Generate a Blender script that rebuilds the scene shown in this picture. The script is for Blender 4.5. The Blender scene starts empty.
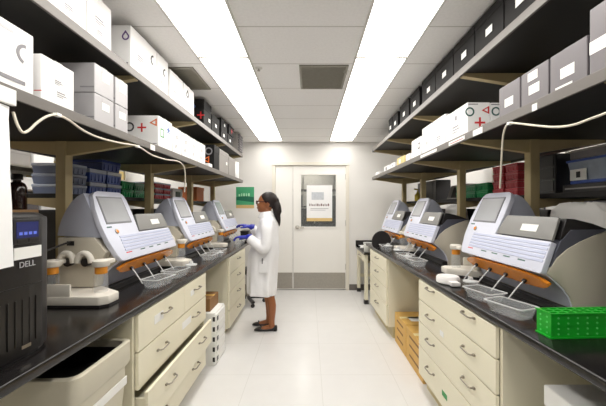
import bpy, bmesh, math, random
from mathutils import Vector, Matrix
random.seed(4)
PI = math.pi
H = 1.43                      # eye height above the floor
sc = bpy.context.scene
COL = sc.collection

# ------------------------------------------------------------------ materials
def lin(c):
    out = []
    for v in c:
        v = v / 255.0
        out.append(v / 12.92 if v <= .04045 else ((v + .055) / 1.055) ** 2.4)
    return out

MATS = {}
def M(name, col, rough=.5, metal=0., var=.04, scale=9., bump=0., alpha=1., trans=0., emit=0., coat=0., spec=.5):
    if name in MATS:
        return MATS[name]
    m = bpy.data.materials.new(name)
    m.use_nodes = True
    nt = m.node_tree
    b = nt.nodes['Principled BSDF']
    c = lin(col)
    b.inputs['Roughness'].default_value = rough
    b.inputs['Metallic'].default_value = metal
    b.inputs['Specular IOR Level'].default_value = spec
    b.inputs['Alpha'].default_value = alpha
    b.inputs['Transmission Weight'].default_value = trans
    if coat:
        b.inputs['Coat Weight'].default_value = coat
    tc = nt.nodes.new('ShaderNodeTexCoord')
    nz = nt.nodes.new('ShaderNodeTexNoise')
    nz.inputs['Scale'].default_value = scale
    nz.inputs['Detail'].default_value = 4
    nt.links.new(tc.outputs['Object'], nz.inputs['Vector'])
    rp = nt.nodes.new('ShaderNodeValToRGB')
    rp.color_ramp.elements[0].position = .3
    rp.color_ramp.elements[1].position = .7
    rp.color_ramp.elements[0].color = [max(0, v * (1 - var)) for v in c] + [1]
    rp.color_ramp.elements[1].color = [min(1, v * (1 + var)) for v in c] + [1]
    nt.links.new(nz.outputs['Fac'], rp.inputs['Fac'])
    nt.links.new(rp.outputs['Color'], b.inputs['Base Color'])
    if bump:
        bp = nt.nodes.new('ShaderNodeBump')
        bp.inputs['Strength'].default_value = bump
        bp.inputs['Distance'].default_value = .004
        nt.links.new(nz.outputs['Fac'], bp.inputs['Height'])
        nt.links.new(bp.outputs['Normal'], b.inputs['Normal'])
    if emit:
        b.inputs['Emission Color'].default_value = c + [1]
        b.inputs['Emission Strength'].default_value = emit
    MATS[name] = m
    return m

def seam_mat(name, col, seam, rough, xs=None, ys=None, width=.004, var=.02, nscale=30, spec=.5):
    """a surface laid in tiles: thin seams at a pitch in x and / or y"""
    m = bpy.data.materials.new(name)
    m.use_nodes = True
    nt = m.node_tree
    b = nt.nodes['Principled BSDF']
    b.inputs['Roughness'].default_value = rough
    b.inputs['Specular IOR Level'].default_value = spec
    tc = nt.nodes.new('ShaderNodeTexCoord')
    sp = nt.nodes.new('ShaderNodeSeparateXYZ')
    nt.links.new(tc.outputs['Object'], sp.inputs[0])
    def mth(op, a, bb=None):
        n = nt.nodes.new('ShaderNodeMath'); n.operation = op
        for i, v in enumerate((a, bb)):
            if v is None: continue
            if isinstance(v, (int, float)): n.inputs[i].default_value = v
            else: nt.links.new(v, n.inputs[i])
        return n.outputs[0]
    fac = None
    for ax, pr in (('X', xs), ('Y', ys)):
        if not pr: continue
        pitch, off = pr
        t = mth('ADD', sp.outputs[ax], -off + pitch * 40)
        t = mth('MODULO', t, pitch)
        t = mth('LESS_THAN', t, width)
        fac = t if fac is None else mth('MAXIMUM', fac, t)
    nz = nt.nodes.new('ShaderNodeTexNoise'); nz.inputs['Scale'].default_value = nscale; nz.inputs['Detail'].default_value = 5
    nt.links.new(tc.outputs['Object'], nz.inputs['Vector'])
    rp = nt.nodes.new('ShaderNodeValToRGB')
    c = lin(col)
    rp.color_ramp.elements[0].position = .3; rp.color_ramp.elements[1].position = .7
    rp.color_ramp.elements[0].color = [v * (1 - var) for v in c] + [1]
    rp.color_ramp.elements[1].color = [min(1, v * (1 + var)) for v in c] + [1]
    nt.links.new(nz.outputs['Fac'], rp.inputs['Fac'])
    mx = nt.nodes.new('ShaderNodeMix'); mx.data_type = 'RGBA'
    nt.links.new(fac, mx.inputs['Factor'])
    nt.links.new(rp.outputs['Color'], mx.inputs['A'])
    mx.inputs['B'].default_value = lin(seam) + [1]
    nt.links.new(mx.outputs['Result'], b.inputs['Base Color'])
    MATS[name] = m
    return m

WALL = M('wall_paint', (228, 226, 222), .7, var=.012, scale=3)
FLOOR = seam_mat('vinyl_floor', (224, 223, 222), (208, 207, 204), .22, xs=(.61, .1), ys=(.61, .2), width=.004, var=.015, nscale=6)
CEIL = seam_mat('ceiling_tiles', (250, 248, 246), (206, 202, 196), .85, ys=(.5, 1.92), width=.009, var=.03, nscale=60)
CREAM = M('cream_cabinet', (236, 230, 206), .4, var=.015, scale=4)
CREAMDK = M('cream_carcass', (206, 192, 148), .5, var=.03, scale=4)
POST = M('beige_post', (186, 168, 126), .5, var=.05, scale=6)
BLACKTOP = M('black_epoxy_top', (26, 24, 24), .2, var=.15, scale=25, spec=.5)
SHELFBLK = M('black_laminate', (27, 25, 23), .5, var=.12, scale=12, spec=.3)
LIP = M('grey_shelf_edge', (106, 101, 96), .4, var=.04)
WHITEBOX = M('white_carton', (243, 242, 241), .55, var=.012, scale=5)
BLACKBOX = M('black_carton', (17, 15, 15), .65, var=.10, scale=8, spec=.3)
SILVERBOX = M('silver_grey_carton', (114, 110, 113), .38, .25, var=.06, scale=5)
SILVERPALE = M('pale_silver_carton', (180, 178, 180), .4, .2, var=.05, scale=5)
GREYBOX = M('grey_carton', (146, 142, 138), .5, var=.05, scale=5)
CREAMBOX = M('cream_carton', (226, 205, 142), .55, var=.04, scale=8)
LABEL = M('white_label', (244, 244, 240), .5, var=.01)
INK = M('grey_ink', (140, 138, 142), .6)
INKDK = M('dark_ink', (52, 52, 56), .6)
RED = M('red_print', (205, 44, 48), .5)
ORANGEP = M('orange_print', (216, 106, 40), .5)
GREENP = M('green_print', (60, 150, 80), .5)
BLUEP = M('blue_print', (88, 122, 190), .5)
PURPLEP = M('violet_print', (94, 62, 128), .5)
TEALP = M('teal_print', (46, 92, 86), .5)
PANELW = M('instrument_white', (214, 217, 231), .32, var=.01)
RIBC = M('instrument_lavender', (190, 196, 220), .35, var=.01)
HOODC = M('instrument_bluegrey', (188, 192, 207), .38, var=.02)
LIDC = M('instrument_grey_lid', (132, 131, 128), .35, var=.02)
BODYC = M('instrument_warm_grey', (206, 199, 183), .42, var=.02)
SIDEDK = M('instrument_slate', (92, 94, 106), .42, var=.03)
PLBLACK = M('black_plastic', (36, 34, 35), .35, var=.08)
ORANGE = M('amber_plastic', (232, 142, 42), .25, var=.06, scale=20)
ORANGECAP = M('orange_cap', (232, 150, 46), .35, var=.04)
SCREEN = M('dim_screen', (176, 178, 182), .15, var=.10, scale=3)
SCREENFR = M('screen_bezel', (112, 112, 118), .3)
CLEAR = M('clear_plastic', (236, 240, 242), .12, var=.01, alpha=.13)
CLEARTH = M('clear_tubing', (236, 238, 238), .2, var=.01, alpha=.6)
METAL = M('brushed_steel', (176, 172, 164), .34, 1., var=.05, scale=40)
HANDLE = M('satin_handle', (150, 143, 130), .35, .7, var=.05)
HANDLEDK = M('dark_handle_foot', (52, 46, 38), .4)
GREENRACK = M('green_rack_plastic', (22, 176, 44), .3, var=.05, scale=15)
KRAFT = M('golden_cardboard', (216, 172, 92), .6, var=.06, scale=18)
KRAFTDK = M('brown_cardboard', (140, 102, 60), .65, var=.06, scale=18)
WOOD = M('light_wood_edge', (176, 138, 96), .5, var=.12, scale=14)
BINC = M('bin_plastic', (212, 206, 186), .42, var=.02)
TOWERC = M('charcoal_tower', (30, 27, 26), .4, var=.08)
LCD = M('blue_lcd', (30, 36, 90), .2, var=.1, emit=.25)
GLASSBR = M('brown_bottle_glass', (44, 24, 20), .12, var=.1, spec=.7)
BLUEBOX = M('blue_tip_box', (58, 84, 160), .3, var=.10, scale=20)
GREENBOX = M('green_tip_box', (34, 140, 84), .3, var=.10, scale=20)
REDBOX = M('red_tip_box', (188, 62, 70), .3, var=.10, scale=20)
CLEARLID = M('frosted_lid', (190, 200, 222), .25, var=.03, alpha=.75)
CABLE = M('ivory_cable', (226, 218, 200), .4)
GLASS = M('door_glass', (235, 240, 240), .05, var=.0, alpha=.07)
DOORC = M('door_paint', (240, 238, 233), .45, var=.01, scale=3)
FRAMEC = M('door_frame_paint', (228, 223, 210), .45, var=.01, scale=3)
SKIN = M('brown_skin', (150, 92, 54), .42, var=.06, scale=14)
HAIR = M('black_hair', (30, 22, 20), .5, var=.25, scale=60, spec=.3)
COAT = M('lab_coat_cotton', (240, 240, 242), .8, var=.02, scale=11, bump=.8)
GLOVE = M('blue_nitrile', (38, 48, 165), .4, var=.05)
SHOE = M('black_leather', (24, 22, 24), .3, var=.08)
GLASSES = M('dark_red_frame', (66, 24, 28), .25)
POSTERG = M('poster_green', (70, 158, 112), .4, var=.05, scale=5)
POSTERD = M('poster_dark_green', (30, 104, 78), .4, var=.05)
POSTERT = M('poster_tan', (206, 176, 120), .4, var=.05)
POSTERY = M('poster_yellow', (216, 186, 126), .45, var=.05)
LIGHTFR = M('light_frame', (226, 224, 218), .5)
VENTC = M('vent_grey', (150, 146, 134), .5, var=.05, scale=30)
VENTBACK = M('vent_back', (120, 114, 102), .7)
DIFF = M('light_diffuser', (255, 251, 245), .5, var=0, emit=7.0)
PAPER = M('white_paper', (242, 242, 242), .6, var=.01)
YELLOW = M('yellow_plastic', (222, 196, 60), .4)
CORRW = M('corridor_wall', (176, 172, 162), .7)
CORRD = M('corridor_dark', (34, 31, 29), .6)

# ------------------------------------------------------------------ mesh builder
class B:
    def __init__(s): s.bm = bmesh.new()
    def _bev(s, verts, r, seg=2):
        if r <= 0: return
        es = set()
        for v in verts:
            for e in v.link_edges: es.add(e)
        bmesh.ops.bevel(s.bm, geom=list(es), offset=r, segments=seg, profile=.6, affect='EDGES', clamp_overlap=True)
    def box(s, x0, x1, y0, y1, z0, z1, r=0., seg=2):
        if x0 > x1: x0, x1 = x1, x0
        if y0 > y1: y0, y1 = y1, y0
        P = [(x0,y0,z0),(x1,y0,z0),(x1,y1,z0),(x0,y1,z0),(x0,y0,z1),(x1,y0,z1),(x1,y1,z1),(x0,y1,z1)]
        v = [s.bm.verts.new(p) for p in P]
        for f in ((3,2,1,0),(4,5,6,7),(0,1,5,4),(1,2,6,5),(2,3,7,6),(3,0,4,7)):
            s.bm.faces.new([v[i] for i in f])
        s._bev(v, r, seg)
        return s
    def hexa(s, bot, top, r=0.):
        v = [s.bm.verts.new(p) for p in bot] + [s.bm.verts.new(p) for p in top]
        n = len(bot)
        s.bm.faces.new([v[i] for i in reversed(range(n))]); s.bm.faces.new([v[n+i] for i in range(n)])
        for i in range(n):
            j = (i+1) % n
            s.bm.faces.new((v[i], v[j], v[n+j], v[n+i]))
        bmesh.ops.recalc_face_normals(s.bm, faces=list({f for q in v for f in q.link_faces}))
        s._bev(v, r)
        return s
    def extr(s, pts, vec, r=0.):
        """closed polygon of 3-D points pushed along vec"""
        vec = Vector(vec)
        return s.hexa([Vector(p) for p in pts], [Vector(p) + vec for p in pts], r)
    def tube(s, pts, rad, n=8, cap=True, flat=None):
        pts = [Vector(p) for p in pts]
        if not isinstance(rad, (list, tuple)): rad = [rad] * len(pts)
        rings = []
        up = None
        for i, p in enumerate(pts):
            d = (pts[min(i+1, len(pts)-1)] - pts[max(i-1, 0)]).normalized()
            if up is None:
                a = Vector((0,0,1)) if abs(d.z) < .9 else Vector((0,1,0))
                up = (a - d * a.dot(d)).normalized()
            else:
                up = (up - d * up.dot(d)).normalized()
            q = d.cross(up)
            rings.append([s.bm.verts.new(p + (up * math.cos(2*PI*k/n) + q * math.sin(2*PI*k/n)) * rad[i]) for k in range(n)])
        for a, b in zip(rings, rings[1:]):
            for k in range(n):
                s.bm.faces.new((a[k], a[(k+1)%n], b[(k+1)%n], b[k]))
        if cap:
            s.bm.faces.new(list(reversed(rings[0]))); s.bm.faces.new(rings[-1])
        bmesh.ops.recalc_face_normals(s.bm, faces=list({f for r_ in rings for v in r_ for f in v.link_faces}))
        return s
    def lathe(s, c, prof, n=20, axis='z'):
        """prof: (radius, height) from bottom to top around a vertical axis at c"""
        rings = []
        for r, h in prof:
            ring = []
            for k in range(n):
                a = 2*PI*k/n
                x, y = max(r,1e-4)*math.cos(a), max(r,1e-4)*math.sin(a)
                if axis == 'z': p = (c[0]+x, c[1]+y, c[2]+h)
                elif axis == 'y': p = (c[0]+x, c[1]+h, c[2]+y)
                else: p = (c[0]+h, c[1]+x, c[2]+y)
                ring.append(s.bm.verts.new(p))
            rings.append(ring)
        for a, b in zip(rings, rings[1:]):
            for k in range(n):
                s.bm.faces.new((a[k], a[(k+1)%n], b[(k+1)%n], b[k]))
        s.bm.faces.new(list(reversed(rings[0]))); s.bm.faces.new(rings[-1])
        bmesh.ops.recalc_face_normals(s.bm, faces=list({f for r_ in rings for v in r_ for f in v.link_faces}))
        return s
    def loft(s, rings, cap=True):
        rr = [[s.bm.verts.new(p) for p in r] for r in rings]
        n = len(rr[0])
        for a, b in zip(rr, rr[1:]):
            for k in range(n):
                s.bm.faces.new((a[k], a[(k+1)%n], b[(k+1)%n], b[k]))
        if cap:
            s.bm.faces.new(list(reversed(rr[0]))); s.bm.faces.new(rr[-1])
        bmesh.ops.recalc_face_normals(s.bm, faces=list({f for r_ in rr for v in r_ for f in v.link_faces}))
        return s
    def ball(s, c, r, n=16):
        m = Matrix.Translation(c) @ Matrix.Diagonal((r[0], r[1], r[2], 1)) if isinstance(r, (tuple, list)) else Matrix.Translation(c) @ Matrix.Scale(r, 4)
        bmesh.ops.create_uvsphere(s.bm, u_segments=n, v_segments=max(6, n*2//3), radius=1, matrix=m)
        return s
    def build(s, name, mat, parent=None, smooth=None):
        me = bpy.data.meshes.new(name)
        s.bm.normal_update()
        s.bm.to_mesh(me); s.bm.free()
        me.materials.append(mat)
        if smooth is not None:
            for p in me.polygons: p.use_smooth = True
            if smooth < 180:
                try: me.set_sharp_from_angle(angle=math.radians(smooth))
                except Exception: pass
        o = bpy.data.objects.new(name, me)
        COL.objects.link(o)
        if parent is not None: o.parent = parent
        return o

def thing(name, label, cat, loc=(0,0,0), rotz=0., group=None):
    o = bpy.data.objects.new(name, None)
    COL.objects.link(o)
    o.empty_display_size = .1
    o.location = loc; o.rotation_euler = (0, 0, rotz)
    return tag(o, label, cat, group)
def tag(o, label, cat, group=None):
    o['label'] = label; o['category'] = cat
    if group: o['group'] = group
    return o
def struct(o, label=None):
    o['kind'] = 'structure'
    if label: o['label'] = label
    return o
def kids(o): return [c for c in o.children]
def copy_tree(o, parent=None):
    c = o.copy(); COL.objects.link(c)
    c.parent = parent
    if parent is None and 'label' in c: pass
    for k in kids(o): copy_tree(k, c)
    return c
def text_mesh(txt, size, mat, name, parent, loc, rot, ext=.0006):
    cu = bpy.data.curves.new(name, 'FONT')
    cu.body = txt; cu.size = size; cu.extrude = ext; cu.align_x = 'CENTER'; cu.align_y = 'CENTER'
    t = bpy.data.objects.new(name + '_curve', cu); COL.objects.link(t)
    dg = bpy.context.evaluated_depsgraph_get()
    me = bpy.data.meshes.new_from_object(t.evaluated_get(dg))
    bpy.data.objects.remove(t); bpy.data.curves.remove(cu)
    me.materials.clear(); me.materials.append(mat)
    o = bpy.data.objects.new(name, me); COL.objects.link(o)
    o.parent = parent; o.location = loc; o.rotation_euler = rot
    return o
def remesh(o, vox, smooth_it=4):
    m = o.modifiers.new('r', 'REMESH'); m.mode = 'VOXEL'; m.voxel_size = vox; m.use_smooth_shade = True
    s2 = o.modifiers.new('s', 'SMOOTH'); s2.iterations = smooth_it; s2.factor = .5
    dg = bpy.context.evaluated_depsgraph_get()
    me = bpy.data.meshes.new_from_object(o.evaluated_get(dg))
    o.modifiers.clear()
    old = o.data; mt = old.materials[0]
    o.data = me
    if not me.materials: me.materials.append(mt)
    for p in me.polygons: p.use_smooth = True
    bpy.data.meshes.remove(old)
    return o

# ------------------------------------------------------------------ room shell
XW, YB, YF, ZC = 3.4, 5.34, -3.0, H + 1.12
struct(B().box(-XW, XW, YF, 8.2, -.05, 0).build('floor', FLOOR))
struct(B().box(-XW, XW, YF, YB, ZC, ZC+.06).build('ceiling', CEIL))
struct(B().box(-XW-.1, -XW, YF-.1, YB, 0, ZC).build('wall_left', WALL))
struct(B().box(XW, XW+.1, YF-.1, YB, 0, ZC).build('wall_right', WALL))
struct(B().box(-XW, XW, YF-.1, YF, 0, ZC).build('wall_front', WALL))
DX0, DX1, DZ = -.60, .655, 2.165      # door opening
w = B()
w.box(-XW, DX0, YB, YB+.12, 0, ZC); w.box(DX1, XW, YB, YB+.12, 0, ZC); w.box(DX0, DX1, YB, YB+.12, DZ, ZC)
struct(w.build('wall_back', WALL))
# corridor behind the door window
c = B(); c.box(-1.6, 1.6, 8.1, 8.2, 0, 2.55); c.box(-1.7, -1.6, YB+.12, 8.2, 0, 2.55); c.box(1.6, 1.7, YB+.12, 8.2, 0, 2.55)
struct(c.build('wall_corridor', CORRW))
struct(B().box(-1.7, 1.7, YB+.12, 8.2, 2.55, 2.6).build('ceiling_corridor', CORRW))
# door frame
f = B()
f.box(DX0-.035, DX0+.02, YB-.02, YB+.10, 0, DZ+.03, .004); f.box(DX1-.02, DX1+.035, YB-.02, YB+.10, 0, DZ+.03, .004)
f.box(DX0-.035, DX1+.035, YB-.03, YB+.10, DZ-.02, DZ+.035, .004)
struct(f.build('trim_1', FRAMEC))
DS = -.277
d1 = struct(B().box(DX0+.022, DS-.003, YB+.005, YB+.05, .012, DZ-.022, .003).build('door_1', DOORC))
B().box(DX0+.035, DS-.012, YB-.001, YB+.005, .03, .30, .001).build('kick_plate', METAL, d1)
# wide leaf with a window
WX0, WX1, WZ0, WZ1 = -.138, .465, 1.09, 1.985
dl = B()
dl.box(DS+.003, WX0, YB+.005, YB+.05, .012, DZ-.022); dl.box(WX1, DX1-.022, YB+.005, YB+.05, .012, DZ-.022)
dl.box(WX0, WX1, YB+.005, YB+.05, .012, WZ0); dl.box(WX0, WX1, YB+.005, YB+.05, WZ1, DZ-.022)
d2 = struct(dl.build('door_2', DOORC))
B().box(DS+.015, DX1-.03, YB-.001, YB+.005, .03, .30, .001).build('kick_plate', METAL, d2)
g = B(); t = .018
g.box(WX0-t, WX0, YB-.004, YB+.012, WZ0-t, WZ1+t); g.box(WX1, WX1+t, YB-.004, YB+.012, WZ0-t, WZ1+t)
g.box(WX0, WX1, YB-.004, YB+.012, WZ0-t, WZ0); g.box(WX0, WX1, YB-.004, YB+.012, WZ1, WZ1+t)
g.build('window_frame', DOORC, d2)
B().box(WX0, WX1, YB+.024, YB+.030, WZ0, WZ1).build('window_pane', GLASS, d2)
h = B(); h.lathe((DS+.075, YB+.005, 1.085), [(.034, 0), (.034, -.012), (.014, -.018), (.014, -.055)], 16, 'y')
h.tube([(DS+.075, YB-.045, 1.085), (DS+.13, YB-.05, 1.085), (DS+.19, YB-.045, 1.08)], .012, 8)
h.build('lever_handle', METAL, d2, 40)
for k, z in enumerate((.35, 1.1, 1.9)):
    B().lathe((DX1-.018, YB-.004, z), [(.009, 0), (.009, .1)], 10).build('hinge', METAL, d2)
struct(B().box(-XW, DX0-.035, YB-.012, YB, 0, .1).build('baseboard_left', LIP))
struct(B().box(DX1+.035, XW, YB-.012, YB, 0, .1).build('baseboard_right', LIP))

# notice taped to the door window
pn = thing('door_notice', 'white printed notice with a small photo taped inside the door window', 'poster', (.165, YB+.004, 1.185))
B().box(-.205, .235, 0, .003, 0, .62).build('sheet', PAPER, pn)
B().box(-.12, .09, -.002, 0, .37, .50).build('photo_print', M('print_grey', (196, 200, 206), .5, var=.12, scale=24), pn)
q = B()
x = -.16
while x < .19:
    wd = random.choice((.012, .018, .022)); q.box(x, x+wd, -.002, 0, .262, .290+random.choice((0, .012))); x += wd + .014
q.build('headline_print', M('headline_ink', (96, 52, 60), .6), pn)
q = B(); q.box(-.14, .17, -.0015, 0, .215, .222); q.box(-.14, .12, -.0015, 0, .188, .195); q.build('fine_print', INK, pn)
B().box(-.205, .235, -.002, 0, 0, .055).build('yellow_band', POSTERY, pn)

# things in the corridor behind the glass
r = thing('corridor_rack', 'dark rack seen through the door window in the corridor', 'rack', (.2, 7.0, 0))
for zz in (.5, 1.0, 1.42, 1.8):
    B().box(-1.1, 1.1, 0, .45, zz, zz+.03).build('shelf', CORRD, r)
for xx in (-1.08, -.35, .35, 1.05):
    B().box(xx, xx+.03, 0, .03, 0, 2.1).build('upright', METAL, r)
for k, (xx, z, hh, cc) in enumerate(((-.9, 1.45, .2, CREAMBOX), (-.45, 1.45, .25, SILVERBOX), (.55, 1.45, .22, REDBOX), (.85, 1.03, .2, WHITEBOX))):
    bb = B().box(xx, xx+.3, 7.02, 7.32, z, z+hh, .01); bb.box(xx-.004, xx+.304, 7.015, 7.325, z+hh*.7, z+hh*.98, .004)
    tag(bb.build('carton', cc), ('cream carton', 'grey carton', 'red carton', 'white carton')[k] + ' on the corridor rack behind the door glass', 'box')
for x0_, x1_, hh, nm in ((-1.2, .10, 1.40, 'low dark cabinet added for contrast in the corridor, left behind the door notice'), (.14, 1.2, 1.66, 'tall dark cabinet added for contrast in the corridor, right of the door notice')):
    o = thing('added_dark_cabinet', nm, 'cabinet', ((x0_+x1_)/2, 6.55, 0))  # cabinet made up to darken the view through the door glass
    a_ = (x1_-x0_)/2
    B().box(-a_, a_, -.2, .2, 0, hh, .006).build('carcass', CORRD, o)
    B().box(-a_+.02, -.005, -.215, -.2, .05, hh-.03, .003).build('cabinet_door', CORRD, o); B().box(.005, a_-.02, -.215, -.2, .05, hh-.03, .003).build('cabinet_door', CORRD, o)
    B().box(-.04, -.03, -.23, -.215, hh*.6, hh*.75).build('handle', METAL, o)
cl = thing('ceiling_light', 'corridor ceiling light beyond the door window', 'light', (0, 7.2, 2.545))
B().box(-.3, .3, -.6, .6, -.02, .0).build('diffuser', M('corridor_diffuser', (255, 252, 245), .5, emit=9), cl)
B().box(-.32, .32, -.62, .62, -.008, .004).build('frame', LIGHTFR, cl)

# ------------------------------------------------------------------ ceiling fixtures
def light(xa, xb, ya, yb, label, group=None):
    o = thing('ceiling_light', label, 'light', ((xa+xb)/2, (ya+yb)/2, ZC), 0, group)
    a, b = (xb-xa)/2, (yb-ya)/2
    fr = B(); t = .014
    fr.box(-a, -a+t, -b, b, -.012, 0); fr.box(a-t, a, -b, b, -.012, 0); fr.box(-a+t, a-t, -b, -b+t*.6, -.012, 0); fr.box(-a+t, a-t, b-t*.6, b, -.012, 0)
    fr.build('frame', LIGHTFR, o)
    # shallow bowed prismatic diffuser
    rings = []
    for j in range(7):
        y = -b + t*.6 + (2*b - 1.2*t) * j / 6
        rings.append([(-a+t + (2*a-2*t)*i/8, y, -.006 - .006*math.sin(PI*i/8)) for i in range(9)] + [(a-t, y, -.002), (-a+t, y, -.002)])
    B().loft(rings).build('diffuser', DIFF, o)
    return o
rows = ((-.833, -.441, 'left'), (.341, .738, 'right'))
for xa, xb, nm in rows:
    for ya, where in ((3.76, 'nearest the door'), (2.31, 'second panel out from the door'), (.86, 'third out from the door, cut by the photo top'), (-.59, 'fourth from the door, above the camera')):
        light(xa, xb, ya, ya+1.44, 'long white ceiling light, %s row, %s' % (nm, where), 'ceiling light panels in two rows')
for sx, nm in ((-2.75, 'left'), (2.75, 'right')):  # unseen bay lights, added and widened to brighten the bays behind the shelving
    for ya, wh in ((.1, 'near'), (1.8, 'middle'), (3.5, 'far')):
        light(sx-.35, sx+.35, ya, ya+1.44, '%s added ceiling light over the next bay beyond the %s shelving' % (wh, nm), 'added ceiling lights of the next bays')
def vent(xa, xb, ya, yb, label):
    o = thing('air_vent', label, 'vent', ((xa+xb)/2, (ya+yb)/2, ZC))
    a, b = (xb-xa)/2, (yb-ya)/2; t = .018
    fr = B(); fr.box(-a, -a+t, -b, b, -.01, 0); fr.box(a-t, a, -b, b, -.01, 0); fr.box(-a+t, a-t, -b, -b+t, -.01, 0); fr.box(-a+t, a-t, b-t, b, -.01, 0)
    fr.build('frame', VENTC, o)
    B().box(-a+t, a-t, -b+t, b-t, -.002, -.0005).build('grille_back', VENTBACK, o)
    s = B(); n = 22
    for k in range(n):
        y = -b + t + (2*b-2*t)*(k+.5)/n
        s.box(-a+t, a-t, y-.004, y+.004, -.008, -.002)
    s.build('louvre', VENTC, o)
vent(-.078, .313, 2.44, 2.92, 'square grey air vent in the ceiling between the two light rows')
vent(-1.36, -.93, 2.48, 2.94, 'grey air vent in the ceiling above the left upper shelf')
for x, y, nm in ((-.405, 2.50, 'left'), (.305, 2.56, 'right')):
    o = thing('sprinkler_head', 'small white ceiling sprinkler head beside the %s light row' % nm, 'sprinkler', (x, y, ZC))
    B().lathe((0, 0, -.006), [(.012, 0), (.026, .002), (.03, .006)], 16).build('escutcheon', LIGHTFR, o, 50)
    B().lathe((0, 0, -.022), [(.012, 0), (.012, .003), (.004, .005), (.004, .018)], 12).build('nozzle', METAL, o, 50)

# ------------------------------------------------------------------ benches
XLE = -.89
def xr(y): return .905 - .018*y
TILT = .018
RL, RR = PI/2, -PI/2 + TILT
def side_thing(name, label, cat, side, y, x=None, z=0., group=None):
    """local frame: x along the operator's right hand, y into the bench, z up"""
    if side == 'L': return thing(name, label, cat, (x if x is not None else XLE, y, z), RL, group)
    return thing(name, label, cat, ((xr(y) if x is None else x), y, z), RR, group)

bl = thing('lab_bench', 'long black topped bench along the left of the aisle', 'bench', (-1.5, 2.2, 0))
B().box(.61, -.61, -2.8, 2.8, .872, .91, .009, 5).build('worktop', BLACKTOP, bl, 40)
B().box(-.03, .03, -2.7, 2.75, 0, .872).build('back_panel', CREAMDK, bl)
br = thing('lab_bench', 'long black topped bench along the right of the aisle', 'bench', (0, 0, 0))
Y0, Y1 = -.6, 4.50
B().hexa([(xr(Y0), Y0, .872), (2.1, Y0, .872), (2.1, Y1, .872), (xr(Y1), Y1, .872)], [(xr(Y0), Y0, .91), (2.1, Y0, .91), (2.1, Y1, .91), (xr(Y1), Y1, .91)], .009).build('worktop', BLACKTOP, br, 60)
B().box(1.44, 1.5, Y0+.05, Y1-.05, 0, .872).build('back_panel', CREAMDK, br)
br.location = (1.45, 1.8, 0)
for c_ in kids(br): c_.matrix_parent_inverse = Matrix.Identity(4); c_.location = (-1.45, -1.8, 0)

def handle(x, z, y, parent, L=.11):
    h_ = B()
    h_.tube([(x-L/2, y, z), (x-L/2+.004, y-.022, z), (x-L/2+.016, y-.028, z), (x+L/2-.016, y-.028, z), (x+L/2-.004, y-.022, z), (x+L/2, y, z)], .0045, 8)
    ft = h_; ft.box(x-L/2-.008, x-L/2+.008, y-.012, y, z-.006, z+.006, .002); ft.box(x+L/2-.008, x+L/2+.008, y-.012, y, z-.006, z+.006, .002)
    return h_.build('handle', HANDLE, parent, 40)
def cabinet(side, y, width, rows, label, split_top=False, pulled=None, two=True, tags=(), depth=.50):
    o = side_thing('drawer_cabinet', label, 'cabinet', side, y)
    zb = rows[-1]
    ca = B()
    ca.box(.0, .02, .022, depth, zb, .868); ca.box(width-.02, width, .022, depth, zb, .868)
    ca.box(.02, width-.02, depth-.02, depth, zb, .868); ca.box(.02, width-.02, .022, depth, zb, zb+.02); ca.box(.02, width-.02, .03, .06, .845, .868)
    ca.build('carcass', CREAM, o)
    B().box(.01, width-.01, .07, depth, 0, zb).build('toe_kick', CREAMDK, o)
    for k in range(len(rows)-1):
        z1, z0 = rows[k], rows[k+1]
        spans = [(.022, width-.022)]
        if k == 0 and split_top: spans = [(.022, width*.57-.003), (width*.57+.003, width-.022)]
        for (a, b) in spans:
            off = -pulled[1] if pulled and pulled[0] == k else 0.
            dr = B().box(a, b, .0015+off, .021+off, z0+.004, z1-.004, .0025)
            if off:
                dr.box(a+.02, b-.02, .021+off, .40, z0+.02, z0+.03); dr.box(a+.02, a+.032, .021+off, .40, z0+.02, z1-.05); dr.box(b-.032, b-.02, .021+off, .40, z0+.02, z1-.05)
            dr = dr.build('drawer', CREAM, o)
            zc = z0 + (z1-z0)*(.84 if k == 0 and side == 'R' and two else .62)
            if len(spans) == 2 or not two: hs = [(a+b)/2]
            else: hs = [a+(b-a)*.24, a+(b-a)*.76]
            for hx in hs: handle(hx, zc, .002+off, dr)
            for (row, fx, fz, w_, h_, mt) in tags:
                if row == k and (a <= fx*width <= b):
                    B().box(fx*width-w_/2, fx*width+w_/2, off, off+.0016, z0+(z1-z0)*fz-h_/2, z0+(z1-z0)*fz+h_/2).build('sticker', mt, dr)
    return o
RWL = (.866, .665, .465, .265, .065)
RWR = (.866, .71, .54, .355, .125)
cabinet('L', 1.60, 1.10, RWL, 'cream drawer cabinet under the left bench with its third drawer row pulled out', True, (2, .05),
        tags=((0, .22, .55, .11, .05, LABEL), (1, .60, .62, .16, .05, LABEL), (0, .70, .55, .07, .04, LABEL)))
cabinet('L', 3.46, .89, RWL, 'cream drawer cabinet under the left bench beside the person in the lab coat', two=False)
cabinet('R', 2.46, 1.02, RWR, 'wide cream drawer cabinet under the right bench with a green sticker low down',
        tags=((1, .42, .35, .05, .035, LABEL), (3, .46, .42, .07, .034, GREENP)))
cabinet('R', 4.24, .87, RWR, 'cream four drawer cabinet under the right bench next to the low desk', two=False)

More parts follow.
